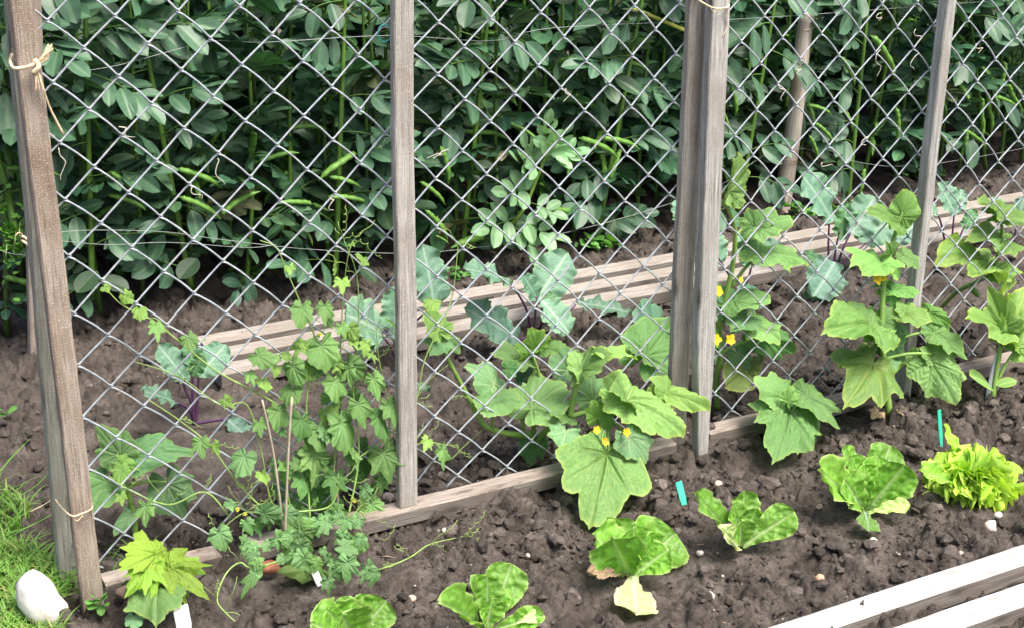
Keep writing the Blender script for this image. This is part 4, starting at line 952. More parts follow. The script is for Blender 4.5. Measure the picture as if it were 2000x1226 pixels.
# ------------------------------------------------------------------ kohlrabi
def kleaf(root, b, t, yb, yt, nh=(0, -.7, .7), w=.36, col=(1, 1, 1), **kw):
    LEAFN[0] += 1
    V, Q, A = blade_arrays(KOH, 30, 8, w*.78, teeth=8.4, tamp=.13, fold=kw.get('fold', .18), bend=kw.get('bend', .12), wave=kw.get('wave', .06), wfreq=3.1, crinkle=.03, seed=LEAFN[0], midw=.07, sidev=7)
    return obj('leaf', mk('leaf', V, Q, [M_KOHL], A), root, frame(P(*b, yb), P(*t, yt), nh), col)
def kst(root, pts, r=.0032): return tube_obj('petiole', [P(*p) for p in pts], [r*1.3, r, r*.8], M_KSTEM, root, k=6)
k1 = thing('kohlrabi_plant', 'young purple-stemmed kohlrabi on bare soil near the left post', 'kohlrabi plant', G(380, 825))
for pts in ([(380, 828, 3.02), (375, 790, 3.02), (360, 755, 3.02), (362, 738, 3.02)], [(381, 828, 3.02), (386, 780, 3.02), (388, 725, 3.02)], [(378, 826, 3.02), (370, 800, 3.0), (342, 783, 2.98)], [(380, 826, 3.0), (410, 822, 2.98), (445, 818, 2.95)], [(380, 825, 3.02), (376, 770, 3.03), (376, 700, 3.04)]): kst(k1, pts)
kleaf(k1, (366, 745), (308, 672), 3.02, 3.06, w=.38); kleaf(k1, (386, 735), (441, 672), 3.02, 3.06, w=.42, col=(1.1, 1.1, 1.1))
kleaf(k1, (375, 735), (398, 690), 2.99, 2.98, w=.4, col=(.85, 1.0, .6)); kleaf(k1, (345, 786), (275, 762), 2.98, 2.96, (0, -.4, .9), w=.3)
kleaf(k1, (442, 816), (498, 868), 2.96, 2.92, w=.38, col=(.7, .72, .8)); kleaf(k1, (376, 720), (370, 655), 3.03, 3.05, w=.35, col=(.8, .95, .7))
k2 = thing('kohlrabi_plant', 'kohlrabi half hidden behind the middle post', 'kohlrabi plant', G(775, 695))
for pts in ([(772, 700, 3.1), (762, 675, 3.1), (738, 645, 3.08)], [(774, 700, 3.1), (772, 670, 3.08), (750, 640, 3.06)], [(776, 700, 3.1), (800, 640, 3.08), (845, 600, 3.02)], [(776, 700, 3.1), (800, 720, 3.02), (818, 745, 2.98)]): kst(k2, pts)
kleaf(k2, (745, 650), (672, 612), 3.08, 3.04, (0, -.7, .7), w=.55, col=(1.15, 1.1, 1.1)); kleaf(k2, (738, 645), (695, 690), 3.07, 3.03, w=.45)
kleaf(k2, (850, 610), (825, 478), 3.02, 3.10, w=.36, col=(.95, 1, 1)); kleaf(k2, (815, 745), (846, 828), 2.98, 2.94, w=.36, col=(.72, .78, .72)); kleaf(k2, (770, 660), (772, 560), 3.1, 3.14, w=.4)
k3 = thing('kohlrabi_plant', 'kohlrabi with spreading blue-green leaves in the middle mesh panel', 'kohlrabi plant', G(1040, 650))
for pts in ([(1038, 655, 3.1), (1030, 610, 3.08), (1012, 575, 3.05), (992, 550, 3.02)], [(1042, 655, 3.1), (1045, 620, 3.1), (1048, 580, 3.1)], [(1046, 655, 3.1), (1058, 630, 3.08), (1058, 600, 3.05)], [(1044, 655, 3.1), (1085, 640, 3.05), (1125, 595, 3.05)], [(1036, 655, 3.1), (1025, 660, 3.06), (1008, 662, 3.02)]): kst(k3, pts)
kleaf(k3, (995, 552), (905, 525), 3.02, 2.98, (0, -.35, .9), w=.30); kleaf(k3, (1045, 590), (1108, 494), 3.1, 3.16, w=.40); kleaf(k3, (1052, 590), (1020, 535), 3.1, 3.12, w=.4, col=(.8, .9, .85))
kleaf(k3, (1058, 588), (1112, 650), 3.05, 3.0, w=.52, col=(1.15, 1.1, 1.1)); kleaf(k3, (1126, 592), (1233, 612), 3.05, 3.0, (0, -.4, .9), w=.22); kleaf(k3, (1010, 662), (906, 602), 3.02, 3.03, w=.36, col=(.8, .85, .9)); kleaf(k3, (1055, 590), (1085, 575), 3.08, 3.08, w=.4, col=(.7, .85, .5))
k4 = thing('kohlrabi_plant', 'kohlrabi behind the climbing cucumber next to the third post', 'kohlrabi plant', G(1440, 588))
for pts in ([(1440, 590, 3.05), (1430, 550, 3.05), (1400, 500, 3.05)], [(1442, 590, 3.05), (1460, 550, 3.05), (1470, 510, 3.04)], [(1438, 590, 3.05), (1400, 580, 3.03), (1385, 560, 3.0)]): kst(k4, pts)
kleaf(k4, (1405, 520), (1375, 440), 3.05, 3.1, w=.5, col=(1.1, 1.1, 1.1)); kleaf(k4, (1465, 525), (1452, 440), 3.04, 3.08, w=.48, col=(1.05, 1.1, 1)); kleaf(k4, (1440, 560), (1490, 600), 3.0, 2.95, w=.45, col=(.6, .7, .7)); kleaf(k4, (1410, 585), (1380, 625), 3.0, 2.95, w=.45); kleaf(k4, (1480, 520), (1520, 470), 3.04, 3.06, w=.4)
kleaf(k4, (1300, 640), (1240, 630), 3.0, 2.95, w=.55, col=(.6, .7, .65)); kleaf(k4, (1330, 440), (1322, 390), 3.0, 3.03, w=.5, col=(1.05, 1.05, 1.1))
k5 = thing('kohlrabi_plant', 'tallest kohlrabi, with dark purple stems, at the foot of the round stake', 'kohlrabi plant', G(1625, 522))
for pts in ([(1620, 528, 3.1), (1618, 480, 3.1), (1620, 425, 3.1)], [(1628, 528, 3.1), (1632, 490, 3.1), (1640, 450, 3.1)], [(1634, 528, 3.1), (1645, 490, 3.08), (1662, 455, 3.08)], [(1634, 530, 3.08), (1660, 500, 3.06), (1712, 463, 3.05)], [(1624, 530, 3.08), (1615, 525, 3.03), (1628, 520, 2.99)]): kst(k5, pts)
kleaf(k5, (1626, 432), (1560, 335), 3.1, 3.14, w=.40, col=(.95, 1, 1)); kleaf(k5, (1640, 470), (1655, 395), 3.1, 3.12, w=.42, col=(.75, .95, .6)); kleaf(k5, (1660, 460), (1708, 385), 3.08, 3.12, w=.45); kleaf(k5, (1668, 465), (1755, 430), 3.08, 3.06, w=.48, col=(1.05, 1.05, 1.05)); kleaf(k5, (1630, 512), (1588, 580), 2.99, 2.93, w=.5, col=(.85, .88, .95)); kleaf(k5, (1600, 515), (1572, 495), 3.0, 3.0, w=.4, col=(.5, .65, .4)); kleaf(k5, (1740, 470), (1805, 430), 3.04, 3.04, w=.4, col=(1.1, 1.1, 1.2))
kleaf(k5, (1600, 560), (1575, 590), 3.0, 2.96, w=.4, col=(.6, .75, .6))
k6 = thing('kohlrabi_plant', 'kohlrabi just right of the slim post in front of the slats', 'kohlrabi plant', G(1855, 505))
for pts in ([(1850, 510, 3.1), (1845, 470, 3.1), (1836, 430, 3.1), (1828, 418, 3.1)], [(1856, 510, 3.1), (1860, 460, 3.1), (1864, 415, 3.1)], [(1860, 510, 3.1), (1872, 470, 3.1), (1885, 440, 3.1)]): kst(k6, pts)
kleaf(k6, (1866, 420), (1832, 358), 3.1, 3.14, w=.5, col=(1, 1.02, 1.02)); kleaf(k6, (1868, 418), (1878, 370), 3.1, 3.13, w=.4); kleaf(k6, (1830, 420), (1815, 400), 3.1, 3.1, w=.5); kleaf(k6, (1880, 450), (1905, 410), 3.1, 3.1, w=.4, col=(.75, .95, .6))
k7 = thing('kohlrabi_plant', 'kohlrabi behind the pale cucumber runner at the right edge', 'kohlrabi plant', G(1975, 495))
for pts in ([(1975, 500, 3.1), (1965, 460, 3.1), (1950, 430, 3.1)], [(1978, 500, 3.1), (1985, 440, 3.1), (1990, 410, 3.1)]): kst(k7, pts)
kleaf(k7, (1955, 440), (1940, 385), 3.1, 3.13, w=.5); kleaf(k7, (1985, 430), (2000, 385), 3.1, 3.12, w=.5); kleaf(k7, (1950, 460), (1965, 500), 3.06, 3.02, w=.5, col=(.8, .95, .95)); kleaf(k7, (1990, 510), (2010, 545), 3.05, 3.0, w=.5)

# ------------------------------------------------------------------ climbing vine
vine = thing('climbing_gourd_vine', 'dense climbing vine of small lobed leaves and tendrils left of the middle post', 'vine', G(625, 1115))
VL = [palmate('vine_leaf', 'vine' if k < 6 else 'cucumber', 500+k, nt=76, nr=9, teeth=18, tamp=.05, veinw=.032, quilt=.05, wave=.06, bend=.1+.05*(k % 4), fold=.05+.05*(k % 3), mat=M_VINE) for k in range(9)]
def vleaf(b, t, y=2.405, dy=-0.02, sx=None, col=(1, 1, 1), nh=None):
    nh = nh or (-.2+random.gauss(0, .45), -0.82, 0.5+random.gauss(0, .3))
    if b[1] > 1025:                                        # these trail over the board onto the soil
        y = min(y, G(t[0], t[1]+6, .012)[1]); dy = -.006
    return obj('leaf', VL[random.randrange(9)], vine, frame(P(*b, y), P(*t, y+dy), nh, sx or random.uniform(.8, 1.05)), col)
VP = [
 [(640, 1095, 2.36), (650, 950, 2.40), (660, 800, 2.42), (665, 690, 2.42), (668, 620, 2.42), (672, 560, 2.43), (680, 500, 2.42), (690, 470, 2.42)],
 [(660, 1095, 2.36), (700, 900, 2.41), (690, 760, 2.42), (700, 650, 2.42), (697, 540, 2.42), (672, 470, 2.42)],
 [(610, 1095, 2.36), (600, 900, 2.40), (600, 760, 2.41), (620, 680, 2.42), (590, 600, 2.42), (560, 530, 2.42), (540, 485, 2.42), (508, 470, 2.42)],
 [(560, 800, 2.41), (500, 765, 2.41), (420, 722, 2.42), (345, 662, 2.42), (292, 622, 2.42), (240, 597, 2.42), (208, 566, 2.42)],
 [(575, 1085, 2.36), (530, 980, 2.39), (510, 880, 2.40), (482, 790, 2.41), (430, 790, 2.42), (350, 735, 2.42), (262, 705, 2.42)],
 [(580, 1050, 2.37), (480, 960, 2.40), (410, 870, 2.41), (350, 820, 2.42), (290, 780, 2.42)],
 [(450, 1010, 2.40), (400, 960, 2.41), (330, 985, 2.42), (250, 955, 2.42), (212, 928, 2.42)],
 [(680, 1020, 2.39), (740, 940, 2.41), (800, 880, 2.42), (830, 862, 2.42), (868, 868, 2.42)],
 [(690, 900, 2.41), (760, 850, 2.41), (810, 790, 2.42), (830, 700, 2.42), (880, 590, 2.43), (895, 480, 2.43)],
 [(640, 1105, 2.30), (700, 1118, 2.22), (745, 1110, 2.205), (800, 1088, 2.215), (840, 1062, 2.235), (905, 1047, 2.235)],
 [(600, 1075, 2.34), (500, 1108, 2.25), (468, 1098, 2.25), (440, 1122, 2.24), (424, 1168, 2.21), (440, 1195, 2.19), (480, 1230, 2.16)],
 [(660, 1090, 2.37), (720, 1000, 2.40), (750, 900, 2.41), (760, 800, 2.41), (740, 700, 2.42), (735, 640, 2.42)],
 [(620, 1090, 2.37), (570, 1000, 2.39), (560, 900, 2.40), (575, 800, 2.41), (600, 700, 2.42), (635, 640, 2.42)],
 [(600, 1080, 2.36), (540, 1020, 2.38), (480, 1000, 2.40), (420, 1045, 2.40)],
 [(650, 1080, 2.37), (700, 1000, 2.37), (716, 1030, 2.37), (722, 1085, 2.35)],
 [(560, 1000, 2.38), (640, 990, 2.36), (660, 950, 2.36), (650, 930, 2.36)],
]
for k, p in enumerate(VP): stem(vine, p, [0.0022, 0.0018, 0.0013, 0.0008] if k < 3 else [0.0018, 0.0015, 0.0009], M_VSTEM, k=5)
YG = (1.35, 1.2, .9); DG = (.7, .82, .8); GREYG = (1.0, 1.0, 1.35); NG = (1, 1, 1)
for b, t, c in (
 ((590, 603), (588, 648), NG), ((634, 600), (635, 642), NG), ((628, 675), (636, 737), NG), ((573, 715), (595, 760), NG), ((652, 745), (655, 792), NG), ((668, 550), (668, 580), YG),
 ((487, 732), (500, 758), NG), ((690, 668), (700, 686), YG), ((725, 692), (733, 713), YG), ((760, 628), (770, 642), YG), ((505, 695), (540, 722), NG), ((543, 802), (538, 850), NG),
 ((505, 826), (512, 860), NG), ((478, 892), (460, 942), GREYG), ((612, 882), (606, 968), (1.05, .95, 1.0)), ((665, 826), (672, 900), (1, 1, 1.1)), ((622, 838), (630, 888), NG), ((685, 888), (702, 924), NG),
 ((748, 885), (766, 952), NG), ((735, 815), (752, 872), DG), ((712, 953), (735, 982), GREYG), ((725, 985), (733, 1037), NG), ((700, 1006), (716, 1040), NG), ((672, 1020), (681, 1059), GREYG),
 ((655, 998), (650, 1027), DG), ((624, 1020), (630, 1052), NG), ((522, 998), (526, 1042), NG), ((500, 1020), (512, 1052), DG), ((428, 1040), (441, 1082), GREYG), ((478, 1060), (490, 1102), GREYG),
 ((512, 926), (520, 950), YG), ((448, 982), (456, 1002), GREYG), ((640, 1088), (646, 1112), GREYG), ((672, 1056), (680, 1097), DG), ((700, 1053), (706, 1084), NG), ((680, 1098), (676, 1145), GREYG),
 ((718, 1106), (738, 1134), GREYG), ((640, 1133), (641, 1172), GREYG), ((660, 1110), (665, 1140), GREYG), ((305, 636), (309, 674), NG), ((272, 606), (275, 632), YG), ((393, 862), (398, 902), NG), ((284, 988), (286, 1036), NG),
 ((235, 968), (241, 992), YG), ((862, 878), (866, 928), NG), ((845, 590), (836, 615), YG), ((440, 780), (462, 800), YG), ((368, 660), (380, 690), NG), ((245, 578), (262, 598), YG), ((205, 562), (215, 575), YG),
 ((760, 790), (772, 845), NG), ((700, 790), (715, 845), NG), ((730, 740), (742, 790), NG), ((680, 720), (690, 762), NG), ((570, 760), (560, 800), NG), ((588, 820), (580, 870), DG), ((655, 930), (648, 985), DG), ((590, 930), (585, 985), DG),
 ((420, 868), (432, 890), YG), ((515, 745), (520, 770), YG), ((565, 522), (568, 540), YG), ((708, 505), (704, 520), YG), ((686, 478), (694, 484), YG), ((655, 520), (648, 540), YG), ((835, 860), (826, 885), YG)):
    t = (b[0]+(t[0]-b[0])*.88, b[1]+(t[1]-b[1])*.88); vleaf(b, t, 2.40 if b[1] < 1040 else 2.33, col=c)
vleaf((588, 1038), (550, 1090), 2.33, -.02, .95, (.72, .72, .7)); vleaf((612, 1112), (540, 1118), 2.30, -.02, .8, (.7, .6, .5), (0, -.5, .9)); vleaf((500, 1118), (470, 1170), 2.27, -.03, .45, (1, 1, 1.2)); vleaf((610, 950), (604, 1005), 2.44, 0, 1.1, (.5, .65, .6)); vleaf((700, 880), (712, 935), 2.45, 0, 1.0, (.45, .6, .5)); vleaf((640, 970), (645, 1020), 2.44, 0, 1.1, (.5, .65, .55))
for k in range(40):
    a = random.random()*6.28; q = math.sqrt(random.random()); u = 645+115*q*math.cos(a); v = 925+185*q*math.sin(a)
    if u > 752: continue
    s = random.uniform(16, 36); dr = random.gauss(0, .5)
    cc = random.choice([NG, NG, DG, DG, GREYG]); vleaf((u, v), (u+s*math.sin(dr), v+s*math.cos(dr)*.9), 2.44 if random.random() < .5 else 2.395, random.uniform(-.03, .01), col=cc)
for k in range(44):
    u = random.gauss(585, 80); v = random.uniform(985, 1120)
    if not 440 < u < 735: continue
    s = random.uniform(18, 36); dr = random.gauss(0, .7)
    yy = min(2.375, G(u, v+s+8, .03)[1]); vleaf((u, v), (u+s*math.sin(dr), v+s*math.cos(dr)*.9), yy, -.008, col=random.choice([NG, GREYG, GREYG, (.85, .9, 1.1)]))
for k in range(22):
    a = random.random()*6.28; u = 620+130*math.cos(a)*random.random(); v = 700+110*math.sin(a)*random.random(); s = random.uniform(14, 30)
    vleaf((u, v), (u+s*random.gauss(0, .4), v+s), 2.41, -.01, col=random.choice([NG, YG]))
for k in range(95):
    p = random.choice(VP); q = p[random.randrange(1, len(p))]; L = random.uniform(25, 80); a = random.uniform(-2.6, .6)
    u, v, y = q; du, dv = L*math.cos(a), L*math.sin(a)
    tendril(vine, [(u, v, y), (u+du*.35, v+dv*.25-6, y-.01), (u+du*.8, v+dv*.7, y-.012), (u+du, v+dv, y-.006)], 0.0006, curl=random.choice([0, 0, 3, 5]))
for u, v in ((625, 652), (478, 1003), (690, 977), (463, 994)): flower(vine, u, v, 2.39, .005)
for a, b2 in (((512, 780, 2.37), (556, 990, 2.37)), ((570, 775, 2.37), (556, 1000, 2.36)), ((658, 712, 2.44), (660, 1050, 2.44))):
    t_ = tube_obj('bamboo_cane', [P(*a), (P(*a)+P(*b2))/2, P(b2[0], b2[1]+60, b2[2])], [0.0019, 0.0023, 0.0025], M_CANE, k=7)
    tag(t_, {512: 'split dry cane leaning right among the vine stems', 570: 'upright dry cane in front of the vine', 658: 'cane mostly hidden by the vine leaves'}[a[0]], 'cane')

# ------------------------------------------------------------------ lime-leaved squash by the left post
sq = thing('squash_plant', 'low squash plant with bright lime-yellow jagged leaves at the foot of the left board', 'squash plant', G(310, 1190))
stem(sq, [(318, 1200, 2.26), (316, 1160, 2.27), (312, 1120, 2.28), (305, 1095, 2.28)], [0.005, 0.0045, 0.003])
SK = dict(tamp=.13, teeth=24, nt=150, nr=12, quilt=.035, veinw=.014, bend=.15, fold=.05, wave=.09)
leaf(sq, 'maple', (304, 1082), (232, 1116), 2.28, 2.24, (-.2, -.8, .6), .85, M_LIME, **SK)
leaf(sq, 'maple', (302, 1090), (285, 1062), 2.29, 2.32, (0, -.6, .8), 1.3, M_LIME, **SK)
leaf(sq, 'maple', (288, 1106), (242, 1168), 2.26, 2.22, HANG, .62, M_LIME, col=(.8, .9, 1), **SK)
leaf(sq, 'maple', (320, 1102), (410, 1172), 2.27, 2.20, (0.15, -.75, .6), .72, M_LIME, **SK)
leaf(sq, 'maple', (330, 1108), (366, 1182), 2.26, 2.215, HANG, .70, M_LIME, col=(.95, .97, 1), **SK)
leaf(sq, 'maple', (304, 1114), (296, 1170), 2.26, 2.22, HANG, .8, M_LIME, col=(.8, .9, 1), **SK)
leaf(sq, 'cucumber', (312, 1098), (402, 1122), 2.30, 2.28, (0, -.4, .9), .6, M_LIME, col=(.78, .9, 1), **SK)
leaf(sq, 'cucumber', (310, 1140), (305, 1226), 2.25, 2.17, HANG, 1.05, M_CUC, col=(1.15, 1.12, 1.05), nt=120, nr=12)
leaf(sq, 'cucumber', (262, 1205), (262, 1235), 2.22, 2.2, FACE, 1.0, M_CUCD, col=(1.3, 1.3, 1.5))

# ------------------------------------------------------------------ lettuces
def lleaf(root, b, t, yb, yt, nh, w=.42, mat=None, col=(1, 1, 1), prof=OBO, **kw):
    LEAFN[0] += 1
    a = dict(sv=.16, nl=46, nw=17, width=w*.80, fold=.02, bend=.06, cup=.75, cupt=.75, wave=.035, wfreq=2.4, crinkle=.032, quilt=.03, teeth=17, midw=.15, sidev=6, seed=LEAFN[0]); a.update(kw)
    V, Q, A = blade_arrays(prof, **a); return obj('leaf', mk('leaf', V, Q, [mat or M_LETT], A), root, frame(P(*b, yb), P(*t, yt), nh), col)
T = (0, -.5, .86)
l1 = thing('lettuce', 'young romaine lettuce cut by the bottom edge, near the vine', 'lettuce', G(690, 1245), 'romaine lettuces')
lleaf(l1, (690, 1250), (755, 1172), 2.05, 2.06, (-.2, -.9, .6), .5); lleaf(l1, (690, 1250), (722, 1160), 2.07, 2.10, (0, -.9, .5), .46, col=(1.05, 1.05, 1.2)); lleaf(l1, (685, 1250), (655, 1172), 2.05, 2.06, (.3, -.9, .5), .5, col=(1.1, 1.05, 1.3)); lleaf(l1, (685, 1255), (608, 1215), 2.03, 2.0, (.3, -.7, .7), .5); lleaf(l1, (688, 1255), (670, 1200), 2.0, 1.96, (0, -.9, .5), .6, cup=.8); lleaf(l1, (692, 1255), (640, 1190), 2.04, 2.02, (0, -.9, .5), .5)
l2 = thing('lettuce', 'open young romaine lettuce at the bottom edge with a pale right leaf', 'lettuce', G(955, 1226), 'romaine lettuces')
lleaf(l2, (952, 1228), (1000, 1100), 1.985, 2.03, (-.35, -.9, .4), .42, cup=.3, col=(1.05, 1.05, 1.1)); lleaf(l2, (945, 1226), (925, 1122), 1.985, 2.0, (.5, -.85, .3), .30); lleaf(l2, (950, 1226), (953, 1126), 1.97, 1.985, (0, -.95, .3), .40, cup=.6)
lleaf(l2, (945, 1230), (862, 1172), 1.96, 1.93, (.5, -.6, .8), .30, fold=.4); lleaf(l2, (950, 1230), (962, 1168), 1.95, 1.945, (0, -.95, .35), .52, cup=.9); lleaf(l2, (960, 1230), (1063, 1200), 1.95, 1.90, (-.1, -.6, .8), .28, fold=.15); lleaf(l2, (950, 1228), (975, 1145), 1.98, 1.99, (-.2, -.9, .4), .42)
lleaf(l2, (1010, 1215), (1060, 1200), 1.915, 1.905, (-.1, -.6, .8), .36, M_LETTW)
l3 = thing('lettuce', 'rounded romaine lettuce below the huge cucumber leaf, one bleached leaf on the soil', 'lettuce', G(1235, 1120), 'romaine lettuces')
for b, t, yb, yt, nh, w_, c, kk in (
 ((1232, 1122), (1320, 1040), 2.0, 2.01, (-.5, -.8, .5), .55, NG, {}), ((1228, 1122), (1160, 1040), 2.0, 2.02, (.5, -.8, .5), .52, NG, {}), ((1232, 1120), (1205, 1012), 2.02, 2.07, (.1, -.8, .6), .42, NG, {}),
 ((1235, 1120), (1285, 1012), 2.02, 2.06, (-.2, -.8, .6), .44, (.95, 1, 1), {}), ((1232, 1120), (1240, 1028), 2.0, 2.0, (0, -.9, .5), .5, NG, dict(cup=.7)), ((1234, 1122), (1268, 1040), 1.97, 1.95, (0.2, -.5, -.7), .62, (.85, .95, .8), dict(cup=.5, bend=.2)),
 ((1230, 1122), (1195, 1048), 1.97, 1.95, (-.1, -.6, -.6), .55, (.85, .95, .8), dict(cup=.5, bend=.2)), ((1238, 1122), (1305, 1072), 1.97, 1.94, (-.2, -.6, .7), .55, NG, {}), ((1232, 1120), (1185, 1010), 2.03, 2.07, (0, -.9, .4), .22, NG, {})):
    lleaf(l3, b, t, yb, yt, nh, w_, col=c, **kk)
lleaf(l3, (1240, 1120), (1250, 1018), 2.03, 2.09, T, .45, M_LETTW, crinkle=.02); lleaf(l3, (1236, 1122), (1243, 1200), 1.965, 1.85, (0, -.55, .85), .40, M_LETTW, quilt=.01, crinkle=.01, cup=.1, prof=OBO)
lleaf(l3, (1222, 1122), (1146, 1116), 1.965, 1.95, (0, -.5, .85), .18, M_BROWNLEAF, crinkle=.1)
l4 = thing('lettuce', 'three-leaved young romaine lettuce beside the leaning green label', 'lettuce', G(1448, 1065), 'romaine lettuces')
lleaf(l4, (1445, 1066), (1358, 960), 1.985, 2.01, (.6, -.75, .3), .22, crinkle=.04); lleaf(l4, (1443, 1066), (1402, 1025), 1.97, 1.95, (.3, -.8, .5), .30, M_LETTW, crinkle=.02, prof=LAN); lleaf(l4, (1448, 1065), (1455, 957), 1.985, 2.0, (0, -.92, .4), .38, cup=.5); lleaf(l4, (1448, 1066), (1478, 990), 1.98, 1.98, (-.4, -.85, .4), .34, wave=.08)
lleaf(l4, (1450, 1066), (1552, 998), 1.96, 1.93, (-.3, -.65, .7), .36, col=(1.05, 1.05, 1), cup=.15); lleaf(l4, (1446, 1066), (1448, 1018), 1.95, 1.94, (0, -.95, .3), .6, cup=.9); lleaf(l4, (1447, 1065), (1432, 980), 1.98, 1.99, (.2, -.9, .3), .34)
l5 = thing('lettuce', 'full romaine lettuce with broad upright leaves between the two labels', 'lettuce', G(1690, 1000), 'romaine lettuces')
lleaf(l5, (1690, 1000), (1768, 905), 1.97, 1.94, (-.5, -.6, -.5), .52, col=(.95, 1, .85), cup=.4, bend=.1); lleaf(l5, (1692, 998), (1740, 868), 1.99, 2.04, (-.3, -.9, .4), .40, cup=.4); lleaf(l5, (1688, 998), (1650, 868), 2.0, 2.05, (.3, -.9, .3), .24); lleaf(l5, (1688, 998), (1662, 890), 1.99, 2.01, (.2, -.9, .3), .34, cup=.5)
lleaf(l5, (1686, 998), (1600, 915), 1.98, 1.97, (.5, -.75, .5), .32, col=(1.15, 1.1, 1.1)); lleaf(l5, (1688, 1000), (1690, 905), 1.975, 1.985, (0, -.95, .3), .42, cup=.7); lleaf(l5, (1688, 1000), (1650, 935), 1.96, 1.95, (.2, -.9, .3), .42, cup=.6); lleaf(l5, (1690, 1000), (1715, 890), 1.985, 2.0, (-.2, -.9, .4), .42)
lleaf(l5, (1692, 1002), (1778, 985), 1.96, 1.91, (0, -.5, .86), .26, M_LETTW, crinkle=.02, col=(.85, 1, .7)); lleaf(l5, (1690, 996), (1698, 1036), 1.94, 1.885, (0, -.6, .8), .5, col=(.9, .85, 1.3), cup=.1)
lf = thing('frilly_lettuce', 'bright lime frilly leaf lettuce at the right end of the row', 'lettuce', G(1893, 950))
FC = G(1893, 945)
def frill(az, el, L, sd=0, col=(1, 1, 1), w_=.92):
    r = np.random.default_rng(sd); nt_, nr_ = 190, 13
    th = np.radians(np.linspace(-80, 80, nt_+1)); rho = np.linspace(0.04, 1, nr_+1); ph = r.random(8)*6.28
    rad = 1+.07*np.sin(7*th+ph[0])+.05*np.sin(19*th+ph[1])+.045*np.sin(53*th+ph[5]); RR = rho[:, None]*rad
    X = RR*np.sin(th)*w_; Y = RR*np.cos(th*0.8); e = rho[:, None]**3
    Z = .17*e*(np.sin(13*th+ph[2])+.8*np.sin(23*th+ph[3])+.75*np.sin(41*th+ph[4])+.4*np.sin(67*th+ph[1]))
    X = X+.095*e*np.sin(27*th+ph[5])+.04*e*np.sin(47*th+ph[6]); Y = Y+.095*e*np.cos(31*th+ph[7])-.10*e*rho[:, None]
    Z = Z+.10*fbm(X*5+ph[3], Y*5+ph[4], 3)+.22*X*X-.38*rho[:, None]**2.2+.03*fbm(X*26, Y*26+ph[0], 2)
    vein = np.clip(np.exp(-(X/(.05*(1.2-rho[:, None])))**2)+.35*np.exp(-(((th*7/3.14*2) % 1-.5)/.12)**2)*(1-rho[:, None]), 0, 1)
    rim = np.clip((rho[:, None]-.72)/.28, 0, 1)*np.ones(nt_+1)
    i, j = np.meshgrid(np.arange(nr_), np.arange(nt_), indexing='ij'); m_ = nt_+1
    Q = np.stack([i*m_+j, i*m_+j+1, (i+1)*m_+j+1, (i+1)*m_+j], -1).reshape(-1, 4)
    me = mk('leaf', np.stack([X, Y, Z], -1).reshape(-1, 3), Q, [M_FRILL], {'vein': vein.ravel(), 'rim': rim.ravel()})
    d = np.array([math.cos(az)*math.cos(el), math.sin(az)*math.cos(el), math.sin(el)]); up = np.array([-math.cos(az)*math.sin(el), -math.sin(az)*math.sin(el), math.cos(el)])
    b = FC+np.array([0, 0, .012]); return obj('leaf', me, lf, frame(b, b+d*L, up), col)
sd_ = 60
for n_, el, L, dz in ((7, 14, .084, 0), (6, 34, .081, .3), (5, 56, .075, .1), (3, 72, .058, .5)):
    for k in range(n_):
        sd_ += 1; frill(dz+k*6.283/n_+random.uniform(-.2, .2), math.radians(el+random.uniform(-7, 7)), L*random.uniform(.88, 1.08), sd_, (1, 1, 1) if sd_ % 3 else (.9, .95, .9))
frill(-.25, math.radians(8), .125, 99, (1.05, 1.02, 1), .6)
lleaf(lf, (1868, 945), (1796, 916), 1.95, 1.93, (0, -.6, .8), .20, col=(1.3, 1.25, 1.1))
lleaf(lf, (1880, 940), (1846, 826), 1.98, 2.06, (.2, -.9, .3), .14, M_FRILL)

# ------------------------------------------------------------------ grass, weeds, stones, labels, ties
def grass_blades(n, seed, region, hmin, hmax):
    r = np.random.default_rng(seed); Vs, Fs, off, A = [], [], 0, []
    k = 0
    while k < n:
        x, y = region(r)
        h = hmin+(hmax-hmin)*r.random(); az = r.random()*6.28; ln = h*(.3+.8*r.random()); w_ = .0012+.0018*r.random(); dry = r.random()**10
        d = np.array([math.cos(az), math.sin(az), 0]); sd_ = np.array([-d[1], d[0], 0]); z0 = -0.004
        for q, t in enumerate(np.linspace(0, 1, 6)):
            c = np.array([x, y, z0])+d*ln*t**1.8+np.array([0, 0, h*t*(1-.35*t*t)])
            ww = w_*(1-t**2*.95); Vs += [c-sd_*ww, c+sd_*ww]; A += [min(1, t*.25+dry)]*2
        for q in range(5): Fs.append((off+2*q, off+2*q+1, off+2*q+3, off+2*q+2))
        off += 12; k += 1
    return np.array(Vs), np.array(Fs), np.array(A)
def greg(r):
    while True:
        y = 2.22+.75*r.random()**1.2; xl = .332+(y-2.35)*.206; x = xl-.14+.36*r.random()
        lim = xl+.105-.10*max(0, y-2.45)/.4+.03*math.sin(y*21)
        if x < lim and r.random() < (1 if y < 2.62 else .35): return x, y
V, Q, A = grass_blades(5200, 3, greg, .02, .075)
tag(obj('grass', mk('grass', V, Q, [M_GRASS], {'vein': A, 'rim': A*0}), col=(1, 1, 1)), 'bright green grass growing round the white stone at the lower left', 'grass', kind='stuff')
def greg2(r): return .44+.20*r.random()**1.5, 2.36+.20*r.random()
V, Q, A = grass_blades(70, 4, greg2, .02, .06)
tag(obj('grass_tuft', mk('grass_tuft', V, Q, [M_GRASS], {'vein': A, 'rim': A*0}), col=(.9, .9, .9)), 'sparse grass blades around the foot of the left post', 'grass', kind='stuff')
